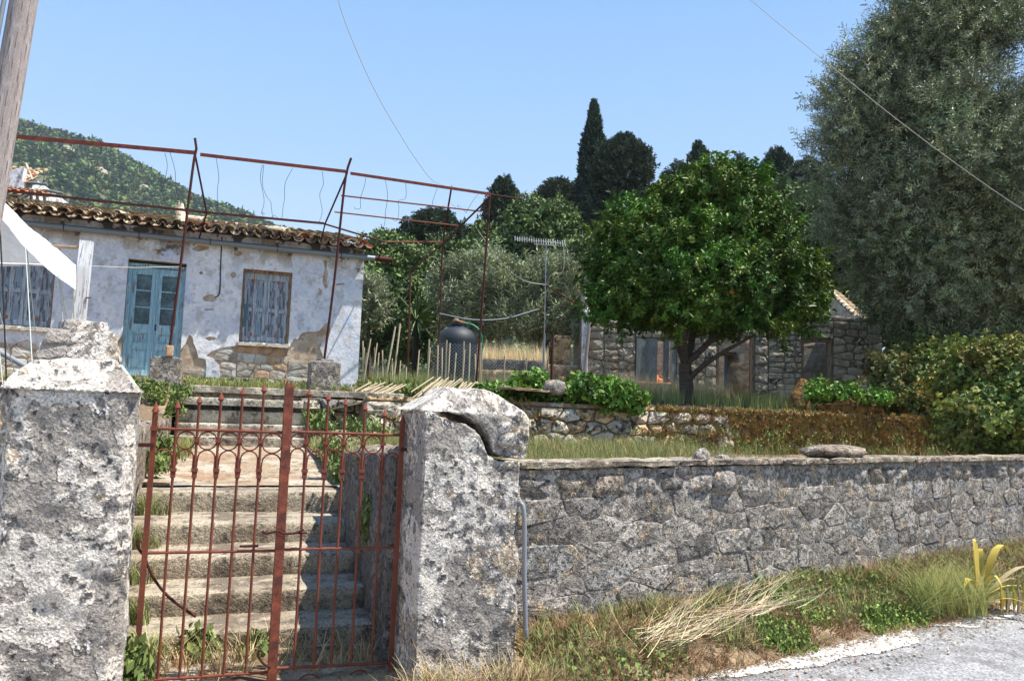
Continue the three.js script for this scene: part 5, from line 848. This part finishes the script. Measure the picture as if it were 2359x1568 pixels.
conifer('small dark conifer wedged between two larger ones', 1070, 525, 50, 90, 740, LM.pine, 406, 'full', 1100);
conifer('slim cypress tip just above the orange tree', 1600, 333, 70, 38, 560, LM.cypress, 407, 'slim', 900);
conifer('thin young cypress spike left of a thicker tip', 1553, 372, 70, 32, 560, LM.pine, 408, 'tier', 350);
conifer('thin feathery spike over the crown of the orange tree', 1696, 356, 66, 44, 560, LM.pine, 409, 'tier', 350);
conifer('dark layered fir between orange tree and olive', 1785, 344, 60, 110, 600, LM.pine, 410, 'tier', 1500);
conifer('dark conifer half hidden by the edge of the olive', 1858, 372, 54, 90, 640, LM.pine, 411, 'full', 1100);
conifer('tiny conifer top above the corner of the house', 893, 545, 70, 26, 640, LM.pine, 412, 'tier', 200);
function bushy(name, label, px, D, lobes, leaf, m, n, seed, o = {}) { const b = gnd(px, D), L = lobes.map((a) => lobe(...a)), top = L[0]; return tree(name, label, b, [[[b, b.clone().lerp(V(top[0], top[1], top[2]), .5), V(top[0], top[1], top[2])], .16 * (o.tr ?? 1), .05], ...L.slice(1, 4).map((q) => [[b.clone().lerp(V(top[0], top[1], top[2]), .3), V(q[0], q[1], q[2])], .08 * (o.tr ?? 1), .03])], L, leaf, m, n, seed, { group: 'broadleaf trees beyond the garden', ...o }); }
bushy('broadleaf_tree', 'tall green broadleaf tree behind the antenna', 1240, 42, [[1240, 580, 42, 85], [1190, 620, 42, 70], [1300, 620, 42, 75], [1250, 530, 42, 60], [1310, 680, 41, 60], [1180, 690, 41, 60], [1215, 545, 42, 45]], G.broad, LM.broad, 3400, 421, { s: [.9, 1.6], gap: .34, gf: .5, clumps: 190, cr: .95 });
bushy('broadleaf_tree', 'bushy green tree at the corner of the white house', 915, 30, [[915, 650, 30, 75], [890, 600, 30, 45], [945, 620, 30, 50], [950, 700, 29, 55], [880, 700, 29, 55], [925, 585, 30, 30], [870, 760, 29, 50], [930, 770, 29, 55]], G.broad, LM.broad, 3000, 422, { s: [.65, 1.1], gap: .34, gf: .6, clumps: 170, cr: .6 });
bushy('broadleaf_tree', 'dark green tree filling the gap behind the rear pergola post', 1040, 40, [[1040, 640, 40, 70], [1090, 620, 41, 60], [1000, 690, 40, 55], [1120, 590, 42, 50], [1060, 720, 39, 60], [1110, 700, 40, 60]], G.broad, LM.broad, 2200, 423, { s: [.9, 1.6], gap: .34, gf: .5, clumps: 190, cr: .95 });
bushy('olive_bush', 'wide silvery olive bush behind the water tank', 1105, 25, [[1105, 700, 25, 75], [1060, 680, 25, 55], [1160, 690, 25, 65], [1120, 650, 25.5, 45], [1070, 740, 24.6, 55], [1170, 745, 24.5, 55], [1085, 640, 25, 35]], G.oliveFar, LM.oliveBush, 3600, 424, { s: [.65, 1.2], gap: .3, gf: .9, clumps: 150, cr: .42, up: .9 });
bushy('olive_bush', 'upright silvery olive bush around the antenna pole', 1262, 25, [[1262, 700, 25, 60], [1230, 680, 25, 45], [1295, 690, 25, 45], [1270, 645, 25, 35], [1240, 745, 24.6, 45], [1300, 750, 24.6, 45]], G.oliveFar, LM.oliveBush, 2600, 425, { s: [.65, 1.2], gap: .3, gf: .9, clumps: 150, cr: .42, up: .9 });
bushy('olive_bush', 'small silvery olive bush touching the house corner', 850, 24, [[848, 700, 24, 26], [850, 665, 24, 16], [845, 735, 24, 24]], G.oliveFar, LM.oliveBush, 420, 426, { s: [.6, 1], gap: .3, tr: .5 });
bushy('broadleaf_tree', 'dark shady tree behind the gable of the ruin', 2060, 30, [[2080, 560, 30, 130], [2200, 600, 30, 150], [2000, 640, 30, 90], [2320, 620, 29, 150], [2120, 720, 28, 120], [2270, 760, 27, 130], [1950, 590, 31, 80], [2400, 700, 28, 150]], G.broad, LM.broad, 5200, 427, { s: [1, 1.7], gap: .28, gf: .5, clumps: 330, cr: 1.0 });
bushy('broadleaf_tree', 'dark tree in the shade behind the orange tree', 1660, 34, [[1660, 560, 34, 120], [1500, 600, 35, 90], [1800, 560, 34, 110], [1400, 640, 35, 70], [1900, 600, 34, 80]], G.broad, LM.broad, 3000, 428, { s: [1, 1.7], gap: .28, gf: .5, clumps: 230, cr: 1.0 });
bushy('olive_bush', 'grey leaved olive growing between the ruin and the huge olive', 2160, 17, [[2150, 700, 19, 90], [2250, 740, 19, 85], [2070, 700, 19.4, 60], [2330, 720, 18.5, 90], [2200, 790, 18.6, 70]], G.oliveFar, LM.olive, 2600, 429, { s: [.55, 1], gap: .36, gf: .9, shell: .7, up: .3 });
// bramble thicket at the end of the terrace wall: single bushes
const brm = (label, px, D, lobes, n, seed, m = LM.bramble) => bushy('bramble_bush', label, px, D, lobes, G.bramble, m, n, seed, { s: [.8, 1.3], gap: .34, gf: 1.5, clumps: 130, cr: .22, up: .7, cat: 'bush', group: 'brambles at the end of the terrace wall', warm: .5, tr: .12 });
brm('tall bramble bush with yellowing tips beside the ruin', 2140, 15.9, [[2140, 880, 15.9, 70], [2140, 835, 15.9, 35], [2090, 910, 15.9, 60], [2190, 900, 15.5, 70], [2150, 940, 15.3, 60]], 1900, 431);
brm('dense bramble bush spilling over the street wall end', 2290, 11, [[2280, 905, 11.6, 70], [2350, 885, 11.4, 75], [2215, 925, 11.8, 50], [2300, 850, 11.8, 35], [2410, 910, 11.2, 80], [2345, 830, 11.6, 30], [2310, 950, 11.6, 45], [2225, 985, 11.0, 34], [2275, 985, 10.9, 40], [2330, 980, 10.9, 45], [2400, 980, 10.8, 60]], 3600, 432);
brm('shaded bramble bush under the hanging olive branches', 2260, 13.6, [[2230, 980, 15, 60], [2330, 980, 14.4, 80], [2400, 980, 14, 80], [2260, 940, 15.6, 80]], 1200, 433);
brm('feathery pale green fennel like bush by the cottage corner', 2075, 15.6, [[2075, 900, 15.8, 50, 1], [2060, 860, 16.0, 35], [2100, 935, 15.4, 45]], 900, 434, LM.weed);
// sword-leaved plants
function swords(label, px, py, D, n, L, seed) { const c = atD(px, py, D), y0 = upY(c.x, c.z), t = thing('yucca', label, 'plant', [c.x, y0, c.z]), r = rng(seed), list = []; obj('stem', limb([V(0, 0, 0), V(.04, (c.y - y0) * .5, 0), V(0, c.y - y0, 0)], .12, .09, 6, 7), M.barkDark, t); for (let i = 0; i < n; i++) { const d = rdir(r, .35); const m = obj('leaf', blades([{ p: V(0, c.y - y0, 0), d, n: V(0, 1, .1), l: L * (.7 + .5 * r()), w: .07, c: .7 + .6 * r(), bend: .1, fold: .3 }]), LM.yucca, t); } }
swords('spiky yucca rosette below the bushy green tree', 958, 735, 26, 46, .95, 5); swords('spiky yucca showing over the ruined gable', 1958, 668, 26, 34, .9, 6);

// hillside scrub: a wooded slope that reads as one mass
{
  const items = [], r = rng(500); let g = 0;
  while (items.length < 21000 && g++ < 300000) { const x = -330 + 560 * r(), t = .12 + .9 * Math.pow(r(), .75); const y = hillY(x, Math.min(t, 1)), z = hillZ(x, t), den = fbm3(x * .03, t * 12, 2, 4); if (den < .34) continue; const c = .4 + 1.15 * Math.pow(fbm3(x * .05, t * 22, 7, 3), 1.3) * (.45 + 1.1 * r()), w = .8 + .5 * r(); const s = 1.1 + 4.2 * Math.pow(r(), 2.6); items.push({ p: V(x, y + .6 * s, z), s: r() < .03 ? [s * .45, s * 1.5, s * .45] : [s, s * .85, s], ry: r() * 6.28, c: [c * w, c, c * (.7 + .4 * r())] }); }
  scatter('hillside_scrub', G.hillBush, LM.hill, items, scene, 'dense green scrub and trees covering the hill', 'scrub');
  const rk = rng(502); for (let i = 0; i < 16; i++) { const p = i < 8 ? atD(160 + rk() * 45, 352 + rk() * 26, 640) : atD(210 + rk() * 160, 362 + rk() * 110, 640); }
  const outs = [[155, 350], [162, 356], [170, 362], [180, 367], [186, 372], [126, 333], [132, 340], [228, 400], [234, 405], [238, 411], [200, 388], [330, 440], [345, 447], [205, 376]]; outs.forEach(([px, py], i) => { const d = pxRay(px, py); let hit = null; for (let s = 350; s < 1100; s += 4) { const p = camera.position.clone().addScaledVector(d, s / d.dot(FWD)); const tt = clamp((-300 - p.z) / (470 - .33 * p.x)); if (p.y < hillY(p.x, tt) && tt > 0) { hit = p; break; } } if (hit) tag(obj('rock_outcrop', place(roughen(boulder(1.4 + 1.5 * rk(), 20 + i, 1.3, .9, 1, 3), .5, .5, .9, i, { it: 5 }), hit.x, hit.y + 2.2, hit.z + 2), M.rubblePale), 'pale rock outcrop among the scrub of the hill', 'rock', 'rock outcrops on the hill'); });
}

// ================================================================ grasses and weeds
function patch(name, label, geo, m, n, seed, where, { s = [.7, 1.3], tint = .35, warm = .3, tilt = .25 } = {}) { const r = rng(seed), items = []; let g = 0; while (items.length < n && g++ < n * 12) { const p = where(r); if (!p) continue; const k = 1 - tint + 2 * tint * r(), y = 1 + warm * (r() - .3); items.push({ p, s: s[0] + (s[1] - s[0]) * r(), ry: r() * 6.28, rx: (r() - .5) * tilt, rz: (r() - .5) * tilt, c: [k * y, k, k * .9] }); } return scatter(name, geo, m, items, scene, label, 'grass'); }
const lawn = (r) => { const x = 1.3 + (r() < .85 ? 5.2 : 11) * r(), z = lerp(-5.6 - .282 * Math.max(0, x - 1.8), -11.05, r()); if (fbm3(x * .8, 1, z * .8, 3) < .36 + .14 * smooth(5, 7.5, x)) return null; return V(x, lawnY(x, z) - .02, z); };
patch('lawn_grass', 'long green grass on the terrace behind the street wall', G.grassTall, LM.grass, 2600, 601, lawn, { s: [.45, .95] });
patch('lawn_straw', 'dry grass stalks mixed into the terrace grass', G.dry, LM.dry, 800, 602, lawn, { s: [.6, 1.3] });
const vg = (lo, hi) => (r) => { const x = .9 + 10.5 * r(), d = lerp(lo, hi, r()), zw = x > 1.8 ? -4.86 - .282 * (x - 1.8) : -4.3, z = lerp(roadEdge(x), zw + .03, d); if (fbm3(x * 1.6 + lo * 9, 1, z * 1.6, 3) < .42) return null; return V(x, vergeY(x, z) - .01, z); };
patch('verge_dry_grass', 'brown dry grass along the foot of the street wall', G.dry, LM.dry, 2300, 611, vg(.18, 1), { s: [.25, .7], tilt: 1.6 });
patch('verge_litter', 'dead brown stems lying on the verge', G.dry, LM.brownDry, 3600, 612, vg(.0, .95), { s: [.3, .8], tilt: 2.4 });
patch('verge_weeds', 'small green weeds creeping over the verge', G.weed, LM.weed, 2300, 613, vg(.12, .9), { s: [.4, 1.0], tilt: .6, warm: -.2 });
patch('verge_grass', 'green grass blades on the verge', G.grassLow, LM.grass, 900, 614, vg(.2, 1), { s: [.5, 1.1] });
// lush green weeds where the photograph shows them along the asphalt
patch('roadside_creeper', 'green creeping weeds at the edge of the asphalt', G.weed, LM.bramble, 900, 615, (r) => { const p = onY(1740 + 420 * r(), 1370 + 120 * r(), .05); if (p.z > roadEdge(p.x) - .04 || fbm3(p.x * 3, 2, p.z * 3, 3) < .45) return null; return V(p.x, vergeY(p.x, p.z) + .05 * r(), p.z); }, { s: [.35, .8] });
{ // straw mown into a swathe
  const r = rng(620), items = []; for (let i = 0; i < 100; i++) { const f = r(), px = lerp(1440, 1790, f) + 60 * (r() - .5), py = lerp(1485, 1385, Math.pow(f, .7)) + 60 * (r() - .5), p = onY(px, py, .14); items.push({ p: V(p.x, .07 + .10 * r() + .05 * f, p.z), s: [1, .7 + .9 * r(), 1], rz: -1.5 + .35 * (r() - .5), ry: .2 + 2.0 * (r() - .5) * (r() < .35 ? 1.5 : .6), rx: .5 * (r() - .5), c: [.8 + .4 * r(), .8 + .35 * r(), .75 + .35 * r()] }); }
  scatter('straw_swathe', tuft(4, .5, .0045, 21, .7), LM.straw, items, scene, 'pale dry straw lying in a swathe by the road', 'straw');
  const it = []; for (let i = 0; i < 230; i++) { const px = 2105 + 150 * r(), py = 1360 + 50 * r(), p = onY(px, py, .08); it.push({ p: V(p.x, .04, p.z), s: .8 + .7 * r(), ry: r() * 6.28, rx: .5 * r(), c: [.9 + .4 * r(), .9 + .2 * r(), .8] }); }
  scatter('leaning_grass', tuft(10, .36, .005, 22, 1.1), LM.grass, it, scene, 'tuft of fine grass leaning onto the asphalt', 'grass');
}
{ // plant with big yellowed leaves at the wall foot
  const c = onY(2256, 1385, .08), t = thing('yellow_plant', 'plant with broad yellowed leaves at the foot of the wall', 'plant', [c.x, .04, c.z]), r = rng(630);
  const lf = [[-.18, .62, .1, .07], [.45, .55, -.05, .055], [.1, .45, .25, .075], [.35, .3, .2, .06], [-.1, .35, .3, .06], [.55, .22, .1, .05], [.25, .5, -.2, .06], [.6, .4, .2, .05], [-.3, .3, .1, .05], [.2, .15, .4, .05]];
  lf.forEach(([x, y, z, w], i) => { const P = [], C = [], I = [], UV = [], n = 7, e = V(x, y, z), sd = V(-z - .2, .1, x + .3).normalize(); for (let k = 0; k <= n; k++) { const f = k / n, p = e.clone().multiplyScalar(f); p.y = y * Math.sin(f * 1.9) * 1.05 - f * f * .12; const ww = w * Math.sin(Math.PI * (.12 + .86 * f)) * .9; for (const s of [-1, 1]) { const q = p.clone().addScaledVector(sd, ww * s); q.y += .25 * ww; P.push(q.x, q.y, q.z); const g = .8 + .3 * noise3(f * 4, i, s); C.push(g, g, g); UV.push(f, s); } } for (let k = 0; k < n; k++) { const q = k * 2; I.push(q, q + 1, q + 3, q, q + 3, q + 2); } const g = new THREE.BufferGeometry(); g.setAttribute('position', new THREE.Float32BufferAttribute(P, 3)); g.setAttribute('color', new THREE.Float32BufferAttribute(C, 3)); g.setAttribute('uv', new THREE.Float32BufferAttribute(UV, 2)); g.setIndex(I); g.computeVertexNormals(); obj('leaf', g, i % 4 === 3 ? LM.dry : LM.yellow, t); });
  for (let i = 0; i < 6; i++) obj('leaf', blades([{ p: V(.1 + .07 * i, .22, .12), d: V((r() - .5) * .4, -1, .25).normalize(), n: V(0, .2, 1), l: .24 + .1 * r(), w: .05, bend: .2 }]), i % 2 ? LM.dry : LM.yellow, t);
}
// stairs and terrace weeds
const spot = (list, D) => (r) => { const [px, py, w, h, z] = list[Math.floor(r() * list.length)], p = onZ(px + (r() - .5) * w, py + (r() - .5) * h, z); return p; };
patch('stair_weeds', 'green weeds growing on the stairs and their side walls', G.weed, LM.weed, 380, 641, spot([[395, 930, 60, 60, -11.2], [400, 900, 70, 20, -12.0], [370, 1040, 40, 60, -8.6], [360, 1070, 30, 30, -8.0], [730, 970, 60, 40, -11.2], [760, 1040, 50, 60, -8.2], [835, 990, 110, 40, -9.2], [790, 1090, 30, 40, -7.2], [455, 1490, 60, 30, -5.15], [590, 1500, 40, 14, -5.15], [300, 1540, 50, 60, -4.5], [860, 1200, 20, 100, -5.6]]), { s: [.6, 1.3], warm: -.3 });
patch('stair_grass', 'grass tufts rooted along the stairs', G.grassLow, LM.grass, 420, 642, (r) => { const k = r(); if (k < .25) return V(-.62 + .35 * r(), .02, -5.0 - .25 * r()); if (k < .45) { const i = Math.floor(r() * 4), z = [-5.62, -6.1, -6.62, -7.26][i]; return V(-.6 + .28 * r() * r(), [.16, .305, .455, .615][i], z + .08 * r()); } if (k < .7) return V(1.05 + .5 * r(), 1.02, -8.2 - 2.6 * r()); if (k < .85) return V(-.62 + .3 * r(), .95, -8.4 - 2.4 * r()); return V(-.6 + 2.2 * r(), 1.76, -12.2 - .4 * r()); }, { s: [.7, 1.4] });
patch('stair_straw', 'dry stalks at the foot of the stairs and pillars', G.dry, LM.dry, 150, 643, (r) => (r() < .5 ? V(-.5 + 1.5 * r(), .03, -4.75 - .45 * r()) : V(1.0 + .8 * r(), .05, -4.05 - .2 * r())), { s: [.5, 1.1], tilt: .6 });
patch('terrace_grass', 'short grass along the foot of the house', G.grassLow, LM.grass, 900, 651, (r) => { const x = -4 + 6.6 * r(), z = -12.7 - 3.4 * Math.pow(r(), .6); return fbm3(x * 1.5, 2, z, 3) < .45 ? null : V(x, upY(x, z) - .01, z); }, { s: [.6, 1.2] });
patch('terrace_weeds', 'little green weeds before the house wall', G.weed, LM.weed, 260, 652, (r) => { const x = -1 + 3.3 * r(), z = -15.6 - .45 * r(); return V(x, upY(x, z) + .05, z); }, { s: [.7, 1.2] });
const gard = (r) => { const x = 2.6 + 4.6 * r(), z = -12.4 - 6 * r(); if (x > 5.2 && z > -14) return null; return fbm3(x, 3, z, 3) < .38 ? null : V(x, upY(x, z) + .04, z); };
patch('garden_weeds', 'leafy weeds and vegetables in the garden', G.leafy, LM.weed, 1900, 661, gard, { s: [.7, 1.5], warm: .4 });
patch('garden_grass', 'rough grass between the garden plants', G.grassTall, LM.grass, 900, 662, gard, { s: [.6, 1.2] });
patch('yellow_grass', 'tall ripe yellow grass behind the garden wall', G.ears, LM.straw, 900, 663, (r) => { const p = atD(1105 + 150 * r(), 830, 20.5 + 4 * r()); return V(p.x, upY(p.x, p.z) + .75, p.z); }, { s: [.7, 1.25] });
patch('garden_far_grass', 'green and yellow grass around the water tank', G.ears, LM.grass, 900, 664, (r) => { const p = atD(850 + 400 * r(), 830, 18 + 8 * r()); return V(p.x, upY(p.x, p.z), p.z); }, { s: [.6, 1.2] });
patch('broad_leaves', 'bright broad leaved ground cover spilling over the terrace wall', G.cover, LM.cover, 1250, 671, (r) => { const f = r(); if (noise3(f * 14, r() * 2, 3) < .36) return null; const  px = lerp(1100, 1478, f), p = atD(px, 900, 12.3 + 1.0 * r()); const h = (.12 + .22 * smooth(.3, .75, noise3(f * 11, 2, 5))) * Math.sin(Math.PI * clamp(.15 + .75 * f)) + .05; return V(p.x, 1.76 + h * r() - (f > .75 && r() < .4 ? .18 * r() : 0), Math.min(p.z + (f > .75 ? .25 * r() : 0), -11.1)); }, { s: [.45, 1.1], warm: .35, tilt: 1.4 });
patch('heap_vine', 'bright green vine leaves on the mossy heap', G.cover, LM.cover, 150, 672, (r) => { const p = atD(1860 + 190 * r(), 900, 14.2 + .8 * r()); return V(p.x, 1.95 + .22 * r() * noise3(p.x * 4, 1, p.z * 4) * 2, p.z); }, { s: [.6, 1.1], warm: .5, tilt: .8 });
patch('ruin_grass', 'pale ripe grass in front of the ruined cottage', G.ears, LM.straw, 1100, 681, (r) => { const p = atD(1400 + 620 * r(), 920, 17.2 + 3.4 * r()); return fbm3(p.x, 4, p.z, 2) < .44 ? null : V(p.x, upY(p.x, p.z), p.z); }, { s: [.5, 1.05] });
patch('ruin_weeds', 'green weeds under the orange tree', G.grassTall, LM.grass, 700, 682, (r) => { const p = atD(1480 + 560 * r(), 930, 14.6 + 5.6 * r()); return V(p.x, upY(p.x, p.z), p.z); }, { s: [.5, 1.1] });
patch('wall_foot_weeds', 'weeds hanging on and below the mossy terrace wall', G.weed, LM.weed, 220, 683, (r) => { const x = 6 + 7 * r(); return V(x, 1.05 + .45 * r() * r(), -11.0 + .25 * r()); }, { s: [.4, .9] });
{ // grit and crumbs where the verge frays onto the asphalt
  const r = rng(700), items = []; for (let i = 0; i < 2600; i++) { const x = 1.2 + 8 * r(), z = roadEdge(x) + .55 * Math.pow(r(), 1.8) - .08, s = .004 + .010 * r() * r(); const c = .5 + .6 * r(); items.push({ p: V(x, -.004 + s * .3, z), s: [s * 1.3, s * .7, s], ry: r() * 6, c: [c, c * .95, c * .86] }); }
  scatter('road_grit', new THREE.IcosahedronGeometry(1, 0), mat({ color: new THREE.Color(.55, .5, .44) }), items, scene, 'loose grit along the frayed edge of the asphalt', 'grit');
  const lt = []; for (let i = 0; i < 700; i++) { const x = 1.6 + 7.5 * r(), z = roadEdge(x) + .30 * Math.pow(r(), 2) - .04; lt.push({ p: V(x, .0, z), s: .25 + .4 * r(), ry: r() * 6.28, rx: 1.3 + .3 * (r() - .5), c: [.8 + .5 * r(), .8 + .4 * r(), .8] }); }
  scatter('road_litter', tuft(3, .22, .006, 31, .5), LM.brownDry, lt, scene, 'dead stems scattered on the edge of the asphalt', 'litter');
}

patch('nettle_patch', 'leafy green weeds beside the upper steps', G.bramble, LM.weed, 240, 691, (r) => V(-1.2 + .55 * r(), 1.28 + .32 * r(), -10.4 - 1.5 * r()), { s: [.4, .8], tilt: .8, warm: -.2 });
// light summer haze
scene.fog = new THREE.FogExp2(new THREE.Color(.72, .82, .95), .00017);
renderer.render(scene, camera);
